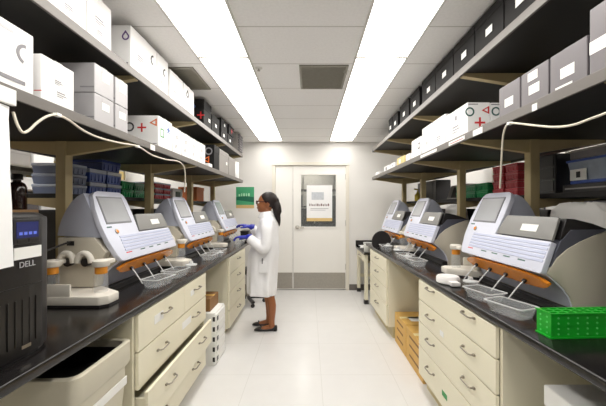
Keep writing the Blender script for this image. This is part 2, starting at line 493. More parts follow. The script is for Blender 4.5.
# low desk at the far end of the right bench
dk = thing('desk', 'low black topped desk against the back wall at the end of the right bench', 'desk', (.80, 4.52, 0))
B().box(0, .95, 0, .80, .73, .763, .004).build('desktop', BLACKTOP, dk)
B().box(.0, .95, .785, .80, .763, .86).build('backsplash', BLACKTOP, dk)
dr = B()  .box(.015, .035, .08, .70, .615, .725, .003).build('drawer', CREAM, dk)
hd = B(); hd.tube([(.016, .34, .67), (-.01, .345, .67), (-.012, .40, .67), (-.012, .45, .67), (-.01, .46, .67), (.016, .465, .67)], .005); hd.build('handle', HANDLE, dr)
B().box(.04, .9, .1, .69, .60, .62).build('drawer_tray', CREAMDK, dk)
for (xx, yy) in ((.02, .04), (.02, .72), (.86, .04), (.86, .72)):
    B().box(xx, xx+.05, yy, yy+.05, .06, .73, .003).build('leg', CREAM, dk)
    B().box(xx-.008, xx+.058, yy-.008, yy+.058, 0, .06, .006).build('foot', PLBLACK, dk)
B().box(.03, .9, .73, .76, .25, .30).build('stretcher', CREAM, dk)

# ------------------------------------------------------------------ reagent shelving
def shelving(side, label, ys, lipx, postx, backx, zl, zu, y0, y1, ly0):
    s = -1 if side == 'L' else 1
    o = thing('reagent_shelving', label, 'shelving', (s*postx, (y0+y1)/2, .91))
    ox, oy, oz = o.location
    def bx(b, xa, xb, ya, yb, za, zb, r=0.): b.box(s*xa-ox, s*xb-ox, ya-oy, yb-oy, za-oz, zb-oz, r); return b
    for nm, z in (('lower', zl), ('upper', zu)):
        bx(B(), lipx+.012, backx-.012, y0, y1, z, z+.022).build('shelf', SHELFBLK, o)
        bx(B(), lipx, lipx+.012, y0-.002, y1+.002, z-.018, z+.026, .002).build('shelf_edge', LIP, o)
        bx(B(), backx-.012, backx, y0, y1, z-.018, z+.026, .002).build('shelf_edge', LIP, o)
        bx(B(), lipx+.012, backx-.012, y1, y1+.006, z-.018, z+.026).build('shelf_end', LIP, o)
    # low reagent ledge on the other face
    bx(B(), postx+.05, backx, ly0, y1, 1.485, 1.515, .002).build('ledge', SHELFBLK, o)
    bx(B(), backx-.008, backx+.004, ly0, y1, 1.47, 1.53).build('ledge_edge', SHELFBLK, o)
    for y in ys:
        p = B(); bx(p, postx-.03, postx+.03, y-.03, y+.03, .91, zu, .004)
        bx(p, postx-.045, postx+.045, y-.045, y+.045, .91, .925, .002)
        p.build('post', POST, o)
        for z in (zl, zu):
            for (xa, xb) in ((postx-.03, lipx+.02), (postx+.03, backx-.02)):
                br_ = B()
                pts = [(s*xa-ox, y-.02-oy, z-.085-oz), (s*xa-ox, y-.02-oy, z-oz), (s*xb-ox, y-.02-oy, z-oz), (s*xb-ox, y-.02-oy, z-.018-oz)]
                br_.extr(pts, (0, .04, 0)); br_.build('bracket', POST, o)
        if y < ly0 - .05: continue
        bk = B(); bk.extr([(s*(postx+.03)-ox, y-.012-oy, 1.42-oz), (s*(postx+.03)-ox, y-.012-oy, 1.485-oz), (s*(backx-.03)-ox, y-.012-oy, 1.485-oz)], (0, .024, 0)); bk.build('ledge_bracket', POST, o)
    return o
LZL, LZU = H+.398, H+.797
RZL, RZU = H+.437, H+.868
shelving('L', 'two tier black shelving on beige posts along the left bench', (.9, 1.9, 2.91, 3.91, 4.83), 1.04, 1.5, 1.96, LZL, LZU, -.5, 4.88, 1.93)
shelving('R', 'two tier black shelving on beige posts along the right bench', (1.03, 2.03, 2.97, 3.97, 4.76), .98, 1.46, 1.94, RZL, RZU, -.5, 4.82, -.5)

# ------------------------------------------------------------------ cartons on the shelves
def shape(b, kind, P, U, V, N, cx, cy, s):
    """flat printed mark raised a hair off a face: P origin, U/V in-plane, N outward"""
    def pt(a, c): return P + U*(cx+a*s) + V*(cy+c*s)
    e = N * .0012
    def poly(l): b.extr([pt(*p) for p in l], e)
    if kind == 'cross':
        poly([(-.5,-.09),(.5,-.09),(.5,.09),(-.5,.09)]); poly([(-.09,.09),(.09,.09),(.09,.5),(-.09,.5)]); poly([(-.09,-.5),(.09,-.5),(.09,-.09),(-.09,-.09)])
    elif kind in ('ring', 'drop', 'tri', 'square', 'arc'):
        if kind in ('ring', 'arc'):
            n = 24; full = 2*PI if kind == 'ring' else PI*.9; a0 = 0 if kind == 'ring' else PI*.5
            o_ = [(.5*math.cos(a0+full*k/n), .5*math.sin(a0+full*k/n)) for k in range(n+1)]; i_ = [(x*.68, y*.68) for x, y in o_]
        elif kind == 'drop':
            o_ = [(0, .62)] + [(.42*math.cos(a), -.1+.42*math.sin(a)) for a in [PI*.12 - PI*1.24*k/14 for k in range(15)]] + [(0, .62)]
            i_ = [(x*.62, -.1+(y+.1)*.62) for x, y in o_]
        elif kind == 'tri':
            o_ = [(-.5, -.05), (.45, .5), (.45, -.5), (-.5, -.05)]; i_ = [(.1+(x-.1)*.5, y*.5) for x, y in o_]
        else:
            o_ = [(-.4,-.5),(.4,-.5),(.4,.5),(-.4,.5),(-.4,-.5)]; i_ = [(x*.74, y*.74) for x, y in o_]
        for k in range(len(o_)-1): poly([o_[k], o_[k+1], i_[k+1], i_[k]])
    elif kind == 'star':
        for k in range(3):
            a = PI*k/3; c, q = math.cos(a), math.sin(a)
            poly([(-.5*c+.07*q, -.5*q-.07*c), (.5*c+.07*q, .5*q-.07*c), (.5*c-.07*q, .5*q+.07*c), (-.5*c-.07*q, -.5*q+.07*c)])
    elif kind == 'lines':
        poly([(-.5,.12),(.35,.12),(.35,.2),(-.5,.2)]); poly([(-.5,-.06),(.5,-.06),(.5,.0),(-.5,.0)]); poly([(-.5,-.22),(.1,-.22),(.1,-.17),(-.5,-.17)])
    elif kind == 'bar':
        poly([(-.5,-.05),(.5,-.05),(.5,.05),(-.5,.05)])
    elif kind == 'label':
        poly([(-.5,-.32),(.5,-.32),(.5,.32),(-.5,.32)])
    elif kind == 'tall':
        poly([(-.4,-.5),(.4,-.5),(.4,.5),(-.4,.5)])

def carton(side, y0, y1, h, mat, label, level='lower', xf=None, depth=.30, z=None, marks=(), lid=.0, name='carton', cat='box', group=None):
    """a cardboard box standing on a shelf; marks: (face, kind, a, b, size, material, part name); a runs left to right as seen"""
    s = -1 if side == 'L' else 1
    if xf is None: xf = 1.06 if side == 'L' else .998
    if z is None: z = {('L','lower'): LZL, ('L','upper'): LZU, ('R','lower'): RZL, ('R','upper'): RZU}[(side, level)] + .0225
    o = thing(name, label, cat, (s*(xf+depth/2), (y0+y1)/2, z), 0, group)
    a, b = depth/2, (y1-y0)/2-.002
    bd = B().box(-a, a, -b, b, 0, h, .004)
    bd.build('box_body', mat, o)
    if lid:
        B().box(-a-.003, a+.003, -b-.001, b+.001, h*(1-lid), h+.003, .003).build('box_lid', mat, o)
    else:      # tucked top flaps: a seam strip of tape across the top and down the face
        B().box(-a+.002, a+.0006, -.02, .02, h-.03, h+.0008).build('tape', mat, o)
    oo = .0035 if lid else .0
    for (face, kind, fa, fb, size, mt, nm) in marks:
        if face == 'near':
            P = Vector((-a, -b-(.0015 if lid else 0), 0)); U = Vector((1,0,0)); W = 2*a; N = Vector((0,-1,0))
        elif s < 0:
            P = Vector((a+oo, -b, 0)); U = Vector((0,1,0)); W = 2*b; N = Vector((1,0,0))
        else:
            P = Vector((-a-oo, b, 0)); U = Vector((0,-1,0)); W = 2*b; N = Vector((-1,0,0))
        k = B(); shape(k, kind, P, U, Vector((0,0,1)), N, fa*W, fb*h, size)
        k.build(nm, mt, o)
    return o
LB = lambda a, b, s=.055: ('aisle', 'label', a, b, s, LABEL, 'label')
TX = lambda f, a, b, s=.07: (f, 'lines', a, b, s, INK, 'print')
# left upper shelf
G1 = 'white cartons on the left upper shelf'
carton('L', .95, 1.21, .235, WHITEBOX, 'white carton on the left upper shelf nearest the camera', 'upper', marks=(TX('aisle', .5, .4),), group=G1)
carton('L', 1.22, 1.475, .235, WHITEBOX, 'white carton with faint slanted print, second from the camera on the left upper shelf', 'upper', marks=(TX('aisle', .5, .5), TX('aisle', .6, .25, .05)), group=G1)
carton('L', 1.48, 1.665, .235, WHITEBOX, 'white carton, left upper shelf, just before the gap and violet drop box', 'upper', marks=(TX('aisle', .5, .5), TX('aisle', .5, .25, .05)), group=G1)
carton('L', 1.84, 2.16, .262, WHITEBOX, 'white carton with a violet drop outline on its end, left upper shelf', 'upper', marks=(('near', 'drop', .90, .76, .052, PURPLEP, 'drop_mark'), TX('aisle', .35, .42), ('aisle', 'arc', .85, .66, .07, INKDK, 'ring_mark'), ('near', 'bar', .8, .14, .09, INK, 'print')), group=G1)
carton('L', 2.165, 2.335, .262, WHITEBOX, 'white carton with a dark half ring, right behind the violet drop box', 'upper', marks=(('aisle', 'arc', .7, .62, .06, INKDK, 'ring_mark'), TX('aisle', .4, .3, .05)), group=G1)
carton('L', 2.36, 2.61, .235, WHITEBOX, 'plain white carton on the left upper shelf, next after the half ring box', 'upper', marks=(TX('aisle', .4, .4, .05),), group=G1)
carton('L', 2.62, 2.86, .235, WHITEBOX, 'white carton with a dark drop, last before the black boxes', 'upper', marks=(('aisle', 'drop', .35, .7, .06, INKDK, 'drop_mark'), TX('aisle', .6, .3, .05)), group=G1)
G2 = 'black cartons on the left upper shelf'
carton('L', 3.12, 3.36, .265, BLACKBOX, 'black carton with a red cross on its end and a blue drop, left upper shelf', 'upper', lid=.35, marks=(('near', 'cross', .90, .40, .072, RED, 'cross_mark'), ('near', 'drop', .66, .75, .04, BLUEP, 'drop_mark'), LB(.7, .35)), group=G2)
carton('L', 3.38, 3.66, .20, BLACKBOX, 'black carton behind the red cross box on the left upper shelf, one white label', 'upper', lid=.35, marks=(LB(.5, .5),), group=G2)
carton('L', 3.74, 4.02, .135, BLACKBOX, 'lower black carton of the first stacked pair on the left upper shelf', 'upper', lid=.35, marks=(LB(.4, .5),), group=G2)
carton('L', 3.74, 4.02, .12, BLACKBOX, 'upper black carton of the first stacked pair, with a blue drop on its end', 'upper', lid=.35, z=LZU+.162, marks=(LB(.5, .5, .05), ('near', 'drop', .6, .5, .04, BLUEP, 'drop_mark')), group=G2)
carton('L', 4.04, 4.32, .135, BLACKBOX, 'lower black carton of the second stacked pair, beside the grey file holder', 'upper', lid=.35, marks=(LB(.4, .5),), group=G2)
carton('L', 4.04, 4.32, .12, BLACKBOX, 'upper black carton of the second stacked pair, showing a red cross', 'upper', lid=.35, z=LZU+.162, xf=1.045, marks=(('aisle', 'cross', .5, .5, .07, RED, 'cross_mark'),), group=G2)
# grey slotted file holder jutting out at the end of the shelf
fh = thing('file_holder', 'grey slotted file holder at the far end of the left upper shelf', 'holder', (-1.18, 4.70, LZU+.0265))
B().box(-.15, .13, -.12, .12, 0, .27, .004).build('case', GREYBOX, fh)
for k in range(7): B().box(.13, .155, -.12, .12, .012+k*.037, .032+k*.037, .002).build('divider', SILVERBOX, fh)

# left lower shelf
G3 = 'white cartons on the left lower shelf'
carton('L', .86, 1.195, .235, WHITEBOX, 'large white carton with grey half ring, nearest on the left lower shelf', marks=(('aisle', 'arc', .90, .62, .075, INK, 'ring_mark'), TX('aisle', .25, .45), ('aisle', 'bar', .68, .16, .14, INK, 'print'), ('aisle', 'bar', .60, .88, .10, M('pale_ink', (205, 203, 206), .6), 'print')), group=G3)
carton('L', 1.225, 1.40, .188, WHITEBOX, 'white carton with a small red label on its narrow end, left lower shelf', marks=(('near', 'bar', .955, .22, .03, RED, 'red_label'), TX('aisle', .6, .3, .05), TX('aisle', .5, .55, .04)), group=G3)
G4 = 'silver cartons stacked on the left lower shelf'
for (ya, yb, k, nm) in ((1.53, 1.685, 0, 'lower silver carton of the near stack, by the red labelled white box'), (1.53, 1.685, 1, 'upper silver carton of the near stack, beside the red labelled white box'),
                        (1.695, 1.815, 0, 'lower silver carton of the far stack, beside the white red cross box'), (1.695, 1.815, 1, 'upper silver carton of the far stack, beside the white red cross box')):
    carton('L', ya, yb, .146, SILVERPALE, nm, z=LZL+.0225+k*.1485, marks=(LB(.55, .66, .06), ('near', 'bar', .88, .18, .07, INK, 'print')), group=G4)
carton('L', 2.18, 2.40, .225, WHITEBOX, 'white carton with a red cross and an orange triangle on its end, left lower shelf', marks=(('near', 'cross', .61, .62, .062, RED, 'cross_mark'), ('near', 'tri', .88, .78, .056, ORANGEP, 'triangle_mark'), ('near', 'ring', .32, .64, .066, INKDK, 'ring_mark'), ('aisle', 'square', .26, .50, .062, GREENP, 'square_mark'), ('aisle', 'star', .72, .70, .06, BLUEP, 'star_mark'), ('near', 'bar', .86, .12, .06, INK, 'print')), group=G3)
for k, (ya, yb, hh) in enumerate(((2.41, 2.575, .208), (2.585, 2.77, .206), (2.78, 2.95, .204), (2.96, 3.17, .206))):
    carton('L', ya, yb, hh, WHITEBOX, ('first', 'second', 'third', 'fourth')[k] + ' white carton with fine print behind the orange triangle box, left lower shelf', marks=(TX('aisle', .5, .65, .06), TX('aisle', .4, .3, .05)), group=G3)
carton('L', 3.28, 3.40, .045, WHITEBOX, 'small flat white box at the foot of the black carton, left lower shelf', depth=.12)
carton('L', 3.46, 3.66, .275, BLACKBOX, 'black carton with grey ring and orange triangle, left lower shelf', lid=.3, marks=(('near', 'ring', .80, .74, .085, INK, 'ring_mark'), ('near', 'tri', .70, .40, .08, ORANGEP, 'triangle_mark'), ('near', 'square', .45, .74, .06, GREENP, 'square_mark')))
carton('L', 3.67, 4.08, .27, GREYBOX, 'large grey carton right behind the black ring and triangle box', lid=.2, marks=(('aisle', 'label', .75, .5, .06, LABEL, 'label'),))
carton('L', 4.10, 4.46, .25, GREYBOX, 'grey carton near the far end of the left lower shelf', lid=.2, marks=())
rb = thing('paper_roll', 'white paper roll at the far end of the left lower shelf', 'roll', (-1.16, 4.66, LZL+.0225))
B().lathe((0, 0, 0), [(.10, 0), (.104, .01), (.104, .24), (.10, .25)], 24).build('wound_paper', PAPER, rb, 50)
B().lathe((0, 0, .2505), [(.03, 0), (.028, .004)], 16).build('core', KRAFTDK, rb)

# right upper shelf: black cartons with white labels
G5 = 'black cartons on the right upper shelf'
RU = ((.72, 1.04, 'hidden past the right edge of the photo'), (1.05, 1.355, 'top right corner of the photo, two labels'), (1.36, 1.585, 'second from the right edge of the photo'), (1.59, 1.865, 'third from the right edge'), (1.87, 2.14, 'fourth from the right edge'),
      (2.145, 2.445, 'fifth from the right edge'), (2.45, 2.74, 'sixth from the right edge'))
for k, (ya, yb, nm) in enumerate(RU):
    mk = [LB(.55 if k != 1 else .3, .42, .062)]
    if k in (1, 2): mk.append(LB(.72 if k == 1 else .62, .72 if k == 1 else .80, .06))
    carton('R', ya, yb, .205, BLACKBOX, 'black white-labelled carton, right upper shelf, ' + nm, 'upper', lid=.22, marks=mk, group=G5)
for k, (ya, yb, hh) in enumerate(((2.80, 3.05, .20), (3.10, 3.40, .20), (3.48, 3.68, .185), (3.70, 3.88, .19))):
    carton('R', ya, yb, hh, BLACKBOX, 'black carton on the right upper shelf, ' + ('fourth', 'third', 'second', 'first')[k] + ' from its far empty end', 'upper', lid=.22, marks=(LB(.5, .42, .065),), group=G5)
# right lower shelf
G6 = 'silver cartons on the right lower shelf'
SL = ((.80, 1.105, .24, 'tall silver carton with a white label at the right edge of the photo'), (1.11, 1.285, .158, 'silver carton next to the tall silver one on the right lower shelf'),
      (1.29, 1.46, .158, 'silver carton with two white labels, middle of the low silver row on the right'), (1.465, 1.63, .158, 'silver carton nearest the white ring and cross boxes on the right lower shelf'))
for k, (ya, yb, hh, nm) in enumerate(SL):
    mk = [LB(.5 if k else .12, .42, .065 if k else .07)]
    if k == 2: mk.append(LB(.45, .80, .06))
    if k == 1: mk.append(('aisle', 'bar', .4, .10, .08, LABEL, 'label'))
    carton('R', ya, yb, hh, SILVERBOX, nm, marks=mk, group=G6)
G7 = 'white cartons on the right lower shelf'
carton('R', 1.95, 2.26, .20, WHITEBOX, 'white carton with a green ring and a red cross on its end, right lower shelf', depth=.142, marks=(('near', 'ring', .10, .70, .058, TEALP, 'ring_mark'), ('near', 'cross', .55, .36, .066, RED, 'cross_mark'), ('near', 'tri', .80, .76, .05, RED, 'triangle_mark'), TX('aisle', .5, .35, .1), ('aisle', 'tall', .5, .72, .03, INK, 'print'), ('near', 'bar', .25, .94, .06, INK, 'print')), group=G7)
carton('R', 1.95, 2.26, .198, WHITEBOX, 'white carton with a dark green ring on its end, tucked behind the red cross one', xf=1.145, depth=.16, marks=(('near', 'ring', .20, .72, .056, TEALP, 'ring_mark'), ('near', 'bar', .2, .94, .06, INK, 'print')), group=G7)
carton('R', 2.27, 2.50, .225, WHITEBOX, 'tall white carton with faint print just past the ring and cross box', marks=(TX('aisle', .5, .3, .08),), group=G7)
carton('R', 2.505, 2.735, .225, WHITEBOX, 'tall plain white carton on the right lower shelf, before the small ring box', marks=(TX('aisle', .5, .35, .05),), group=G7)
carton('R', 2.76, 3.02, .175, WHITEBOX, 'smaller white carton with a dark ring on its aisle side, right lower shelf', marks=(('aisle', 'ring', .80, .55, .062, INKDK, 'ring_mark'),), group=G7)
carton('R', 3.06, 3.20, .075, WHITEBOX, 'low white box between the dark ring carton and the cream box', depth=.16)
carton('R', 3.24, 3.52, .085, CREAMBOX, 'cream and tan box with a printed top on the right lower shelf', depth=.2, marks=(('aisle', 'label', .4, .5, .07, LABEL, 'label'),))
carton('R', 3.60, 3.80, .065, WHITEBOX, 'low white box just past the cream box, right lower shelf', depth=.2, marks=(('aisle', 'bar', .5, .5, .06, INKDK, 'print'),))
carton('R', 3.84, 4.12, .07, WHITEBOX, 'low white box with grey edge print near the far end of the right lower shelf', depth=.2, marks=(('aisle', 'label', .4, .5, .06, INK, 'print'),))
carton('R', 4.42, 4.66, .05, WHITEBOX, 'flat white box alone at the far end of the right lower shelf', depth=.14)

# shelf tags on the edges
def shelf_tag(side, y, z, w, h, label, red=False):
    s = -1 if side == 'L' else 1; x = (1.04 if side == 'L' else .98)
    o = thing('shelf_tag', label, 'label', (s*(x-.0012), y, z))
    B().box(-.001, .001, -w/2, w/2, -h/2, h/2).build('card', LABEL, o)
    if red: B().box(-.0016*s*-1 if False else -.0018, .0018, -w*.4, w*.4, -h*.2, -h*.02).build('print', RED, o)
shelf_tag('R', 1.80, RZL+.0, .10, .034, 'white tag on the right lower shelf edge below the red cross carton')
shelf_tag('R', 2.06, RZL+.002, .22, .024, 'white strip with red print on the right lower shelf edge', True)
shelf_tag('R', 2.55, RZL+.002, .34, .022, 'long white strip on the right lower shelf edge below the tall cartons')
shelf_tag('R', 1.345, RZL-.004, .03, .03, 'small round-cornered white tag on the right shelf edge under the silver boxes')
shelf_tag('L', 2.06, LZL-.003, .06, .036, 'small white tag hanging on the left lower shelf edge below the red cross carton')

# ------------------------------------------------------------------ cables along the shelf edges
cb = thing('cable', 'ivory cable sagging along the left lower shelf edge and dropping behind the second instrument', 'cable', (-1.03, 1.5, LZL))
ox, oy, oz = cb.location
P = []
def pxl(x, y, X): # a point of the cable on the plane of the shelf edge
    Y = 310*X/(x-309); return (X, Y, H+(207-y)*Y/310)
for (x, y, X) in ((13, 112, -1.04), (17, 124, -1.03), (22, 132, -1.025), (28, 131, -1.025), (38, 122, -1.025), (48, 116, -1.025), (58, 115, -1.028), (70, 121, -1.028), (84, 131, -1.026), (100, 138, -1.026), (120, 143, -1.026), (138, 146.5, -1.028), (152, 155, -1.026), (166, 159.5, -1.026), (177, 161, -1.026), (183, 165, -1.03), (185, 173, -1.04), (185, 184, -1.05), (184.5, 192, -1.06)):
    p = pxl(x, y, X); P.append((p[0]-ox, p[1]-oy, p[2]-oz))
b = B()
def smooth_path(P, n=4):
    out = []; P = [Vector(p) for p in P]
    for i in range(len(P)-1):
        a = P[max(i-1, 0)]; p, q = P[i], P[i+1]; d = P[min(i+2, len(P)-1)]
        for k in range(n):
            t = k/n
            out.append(.5*((2*p)+(q-a)*t+(2*a-5*p+4*q-d)*t*t+(3*p-a-3*q+d)*t**3))
    out.append(P[-1]); return out
b.tube(smooth_path(P), .0048, 8); b.build('cord', CABLE, cb, 60)
for i in (6, 11):
    B().box(P[i][0]-.012, P[i][0]+.007, P[i][1]-.012, P[i][1]+.012, P[i][2]-.007, P[i][2]+.007, .002).build('clip', LABEL, cb)
cb2 = thing('cable', 'ivory cable looping under the right lower shelf and dropping behind the nearest instrument', 'cable', (.97, 1.4, RZL))
ox, oy, oz = cb2.location; P = []
for (x, y, X) in ((640, 98, .975), (606, 113, .968), (590, 119, .966), (573, 125, .966), (555, 127, .966), (535, 125.5, .966), (518, 123.5, .968), (509, 123.5, .968), (504.5, 130, .97), (502.5, 142, .98), (501.5, 160, 1.0), (500.5, 178, 1.02), (500, 188, 1.04)):
    p = pxl(x, y, X); P.append((p[0]-ox, p[1]-oy, p[2]-oz))
B().tube(smooth_path(P), .0046, 8).build('cord', CABLE, cb2, 60)
B().box(P[7][0]-.006, P[7][0]+.012, P[7][1]-.01, P[7][1]+.01, P[7][2]-.007, P[7][2]+.007, .002).build('clip', LABEL, cb2)

# ------------------------------------------------------------------ sequencing instrument
W = .74
TS, TC = .391, .920            # front panel slope: (into bench, up)
def fp(u, s, n=0.):            # point on the sloping front plane, n outwards
    return Vector((u, s*TS - n*TC, .20 + s*TC + n*TS))
def instrument():
    o = thing('sequencing_instrument', '', 'instrument', (0,0,0))
    # warm grey lower body with receding curved front
    prof = [(.16, .0), (.155, .05), (.14, .09), (.112, .13), (.075, .165), (.03, .20), (.09, .355), (.345, .362), (.352, .30), (.352, 0)]
    b = B(); b.extr([(0, y, z) for y, z in prof], (.30, 0, 0), .006)
    prof = [(.16, .0), (.155, .05), (.14, .09), (.112, .13), (.075, .165), (.03, .20), (.08, .275), (.13, .318), (.19, .352), (.26, .382), (.345, .404), (.352, .30), (.352, 0)]
    b.extr([(.29, y, z) for y, z in prof], (W-.29, 0, 0), .006); b.build('lower_body', BODYC, o, 35)
    b = B(); b.extr([(.02, .115, 0), (W-.02, .115, 0), (W-.02, .36, 0), (.02, .36, 0)], (0, 0, .03)); b.build('foot_plinth', PLBLACK, o)
    pf = [(.156, .034), (.151, .05), (.136, .088), (.109, .127), (.072, .161), (.030, .196)]  # thin pale shell added so the lower front under the visor looks brighter
    b = B(); b.extr([(.006, y-.004, z) for y, z in pf] + [(.006, y+.004, z+.003) for y, z in reversed(pf)], (W-.012, 0, 0)); b.build('pale_front_shell', M('instrument_white', (214, 217, 231)), o, 40)
    # rounded hood behind the screen
    prof = [(.062, .34)] + [(fp(0, s, -.026).y, fp(0, s, -.026).z) for s in (.17, .30, .43)] + [(.20, .600), (.235, .582), (.27, .548), (.30, .502), (.326, .448), (.342, .40), (.349, .355)]
    b = B(); b.extr([(-.045, y, z) for y, z in prof], (.33, 0, 0), .008); b.build('hood', HOODC, o, 40)
    # wedge behind the panel, slate below and black above
    b = B(); b.extr([(.29, .045, .218), (.29, .098, .352), (.29, .15, .410), (.29, .34, .412), (.29, .26, .382), (.29, .19, .352), (.29, .13, .318), (.29, .08, .275)], (W-.295, 0, 0), .002); b.build('side_wedge', SIDEDK, o)
    b = B(); b.extr([(.29, .098, .362), (.29, .132, .464), (.29, .17, .462), (.29, .26, .440), (.29, .345, .408)], (W-.297, 0, 0), .004); b.build('rear_cover', PLBLACK, o, 35)
    # white L-shaped front panel
    out = [(.012, 0), (W-.004, 0), (W, .01), (W-.012, .165), (.287, .165), (.30, .30), (.296, .40), (.28, .436), (.25, .452), (.04, .452), (.005, .444), (-.022, .42), (-.048, .34), (-.060, .24), (-.052, .13), (-.026, .04), (-.006, .008)]
    b = B(); b.extr([fp(u, s, -.026) for u, s in out], Vector((0, -TC, TS))*.03, .005); b.build('front_panel', PANELW, o, 35)
    # ribbed strip
    rb_ = B()
    for k in range(5):
        s0 = .055 + k*.021
        rb_.extr([fp(.06, s0, .003), fp(W-.014, s0, .003), fp(W-.015, s0+.015, .003), fp(.06, s0+.015, .003)], Vector((0, -TC, TS))*.004, .0015)
    rb_.build('ribbed_strip', RIBC, o)
    # screen
    fr = B(); fr.extr([fp(-.012, .235, .003), fp(.248, .235, .003), fp(.245, .415, .003), fp(-.002, .415, .003)], Vector((0, -TC, TS))*.0035, .001)
    sf = fr.build('screen_bezel', SCREENFR, o)
    B().extr([fp(-.002, .245, .0066), fp(.238, .245, .0066), fp(.236, .405, .0066), fp(.007, .405, .0066)], Vector((0, -TC, TS))*.0012).build('display', SCREEN, sf)
    # power button
    c0 = fp(.055, .185, .004)
    ring = [[c0 + Vector((math.cos(a)*r, 0, 0)) + Vector((0, TS, TC))*math.sin(a)*r + Vector((0, -TC, TS))*h for a in [2*PI*k/18 for k in range(18)]] for r, h in ((.0165, 0), (.016, .004), (.013, .005))]
    bo = B().loft(ring).build('power_button', METAL, o, 50)
    ring = [[c0 + Vector((math.cos(a)*r, 0, 0)) + Vector((0, TS, TC))*math.sin(a)*r + Vector((0, -TC, TS))*h for a in [2*PI*k/18 for k in range(18)]] for r, h in ((.011, .0051), (.010, .007))]
    B().loft(ring).build('button_lens', ORANGE, bo, 50)
    B().extr([fp(-.02, .212, .0045), fp(.025, .212, .0045), fp(.025, .220, .0045), fp(-.02, .220, .0045)], Vector((0, -TC, TS))*.0008).build('model_mark', TEALP, o)
    # printed marks on the white strip
    b = B()
    for u in (.22, .33, .44, .56): b.extr([fp(u, .040, .0042), fp(u+.055, .040, .0042), fp(u+.055, .047, .0042), fp(u, .047, .0042)], Vector((0, -TC, TS))*.0006)
    b.build('valve_mark', TEALP, o)
    B().extr([fp(.06, .040, .0042), fp(.12, .040, .0042), fp(.12, .046, .0042), fp(.06, .046, .0042)], Vector((0, -TC, TS))*.0006).build('warning_mark', RED, o)
    # grey lid
    lo = [(.298, .171), (W-.012, .171), (W-.026, .285), (W-.036, .292), (.335, .292), (.326, .285)]
    b = B(); b.extr([fp(u, s, -.008) for u, s in lo], Vector((0, -TC, TS))*.013, .003); ld = b.build('chip_lid', LIDC, o, 35)
    B().extr([fp(.49, .205, .0055), fp(.61, .205, .0055), fp(.61, .245, .0055), fp(.49, .245, .0055)], Vector((0, -TC, TS))*.0012).build('label', LABEL, ld)
    # amber visor under the panel, bowed bottom edge
    top, bot = [], []
    n = 22
    for k in range(n+1):
        u = .02 + (W-.02)*k/n
        q = max(0., 1 - abs(2*k/n-1)**4.0)**.6
        m = Vector((u, .050, .155))
        d = Vector((0, .62, -.80))
        top.append(m - d*(.004+.038*q) ); bot.append(m + d*(.004+.032*q))
    b = B()
    rings = [[t_, t_+Vector((0, -.020, -.006)), bb+Vector((0, -.020, -.016)), bb] for t_, bb in zip(top, bot)]
    b.loft(rings); vis = b.build('amber_visor', ORANGE, o, 50)
    for u in (.14, .29, .44, .59):
        B().extr([(u-.012, .030, .142), (u+.012, .030, .142), (u+.006, .036, .128), (u-.006, .036, .128)], (0, -.012, -.01)).build('tube_port', PLBLACK, vis)
        B().tube([(u, .03, .136), (u-.004, .0, .105), (u-.012, -.05, .035)], .0036, 8).build('sipper_tube', CLEARTH, o, 60)
    # reagent bottle station at the left end
    IV = M('instrument_ivory', (230, 225, 214), .4, var=.015)
    st = B(); o1 = -.095
    base = [(-.145, -.02), (-.115, -.055), (-.03, -.055), (-.015, -.035), (.10, .135), (.098, .345), (-.145, .345)]
    base = [(x+o1, y) for x, y in base]
    st.hexa([(x, y, .012) for x, y in base], [(x, y, .058) for x, y in base], .008)
    st.box(-.142+o1, -.130+o1, .13, .34, .055, .120, .004)
    bs = st.build('bottle_tray', IV, o, 40)
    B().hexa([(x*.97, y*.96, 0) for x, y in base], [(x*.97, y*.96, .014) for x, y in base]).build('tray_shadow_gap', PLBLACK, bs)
    B().extr([(-.06, .115, .062), (-.06, .10, .20), (-.06, .06, .26), (-.06, .13, .345), (-.06, .335, .345), (-.06, .335, .062)], (.062, 0, 0), .006).build('bottle_manifold', BODYC, o, 40)
    for (x, y) in ((-.145, .03), (-.16, .285)):
        bt = B(); bt.lathe((x, y, .060), [(.030, 0), (.034, .006), (.034, .088), (.022, .100), (.022, .108)], 18); bo = bt.build('wash_bottle', CLEAR, o, 50)
        B().lathe((x, y, .160), [(.0285, 0), (.030, .004), (.030, .034), (.028, .038)], 18).build('bottle_cap', ORANGECAP, bo, 50)
        ch = B(); ch.lathe((x, y, .1985), [(.038, 0), (.042, .006), (.042, .030), (.034, .036)], 22)
        ch.box(x, -.05, y-.02, y+.02, .205, .228, .006); ch.build('cap_holder', IV, bo, 50)
    for y in (.165, .265):
        arc = [(-.085, y+.040*math.cos(a), .205+.055*math.sin(a)) for a in [PI*k/10 for k in range(11)]]
        B().tube(arc, .017, 8).build('bottle_guard', IV, o, 60)
        B().lathe((-.085, y-.006, .208), [(.024, -.004), (.024, .024)], 14, 'x').build('guard_recess', PLBLACK, o)
    # rear cable ports
    B().box(-.064, -.0605, .24, .28, .30, .325).build('data_port', PLBLACK, o)
    return o
proto = instrument()
def place_inst(o, side, ynear, label):
    if side == 'L': o.location = (-1.1, ynear, .91); o.rotation_euler = (0, 0, RL)
    else:
        y = ynear + W; o.location = (1.1 - TILT*(y-1.9), y, .91); o.rotation_euler = (0, 0, RR)
    o['label'] = label; o['category'] = 'instrument'; o['group'] = 'sequencing instruments on the benches'
INST = (('L', 1.83, 'white instrument with amber visor on the left bench beside the black tower'),
        ('L', 2.89, 'white instrument in the middle of the three on the left bench'),
        ('L', 4.12, 'white instrument on the left bench that the person in the coat is handling'),
        ('R', 1.48, 'white instrument with grey lid on the right bench beside the green rack'),
        ('R', 2.76, 'white sequencing instrument in the middle of the three on the right bench'),
        ('R', 3.765, 'white instrument at the far end of the right bench by the black dome'))
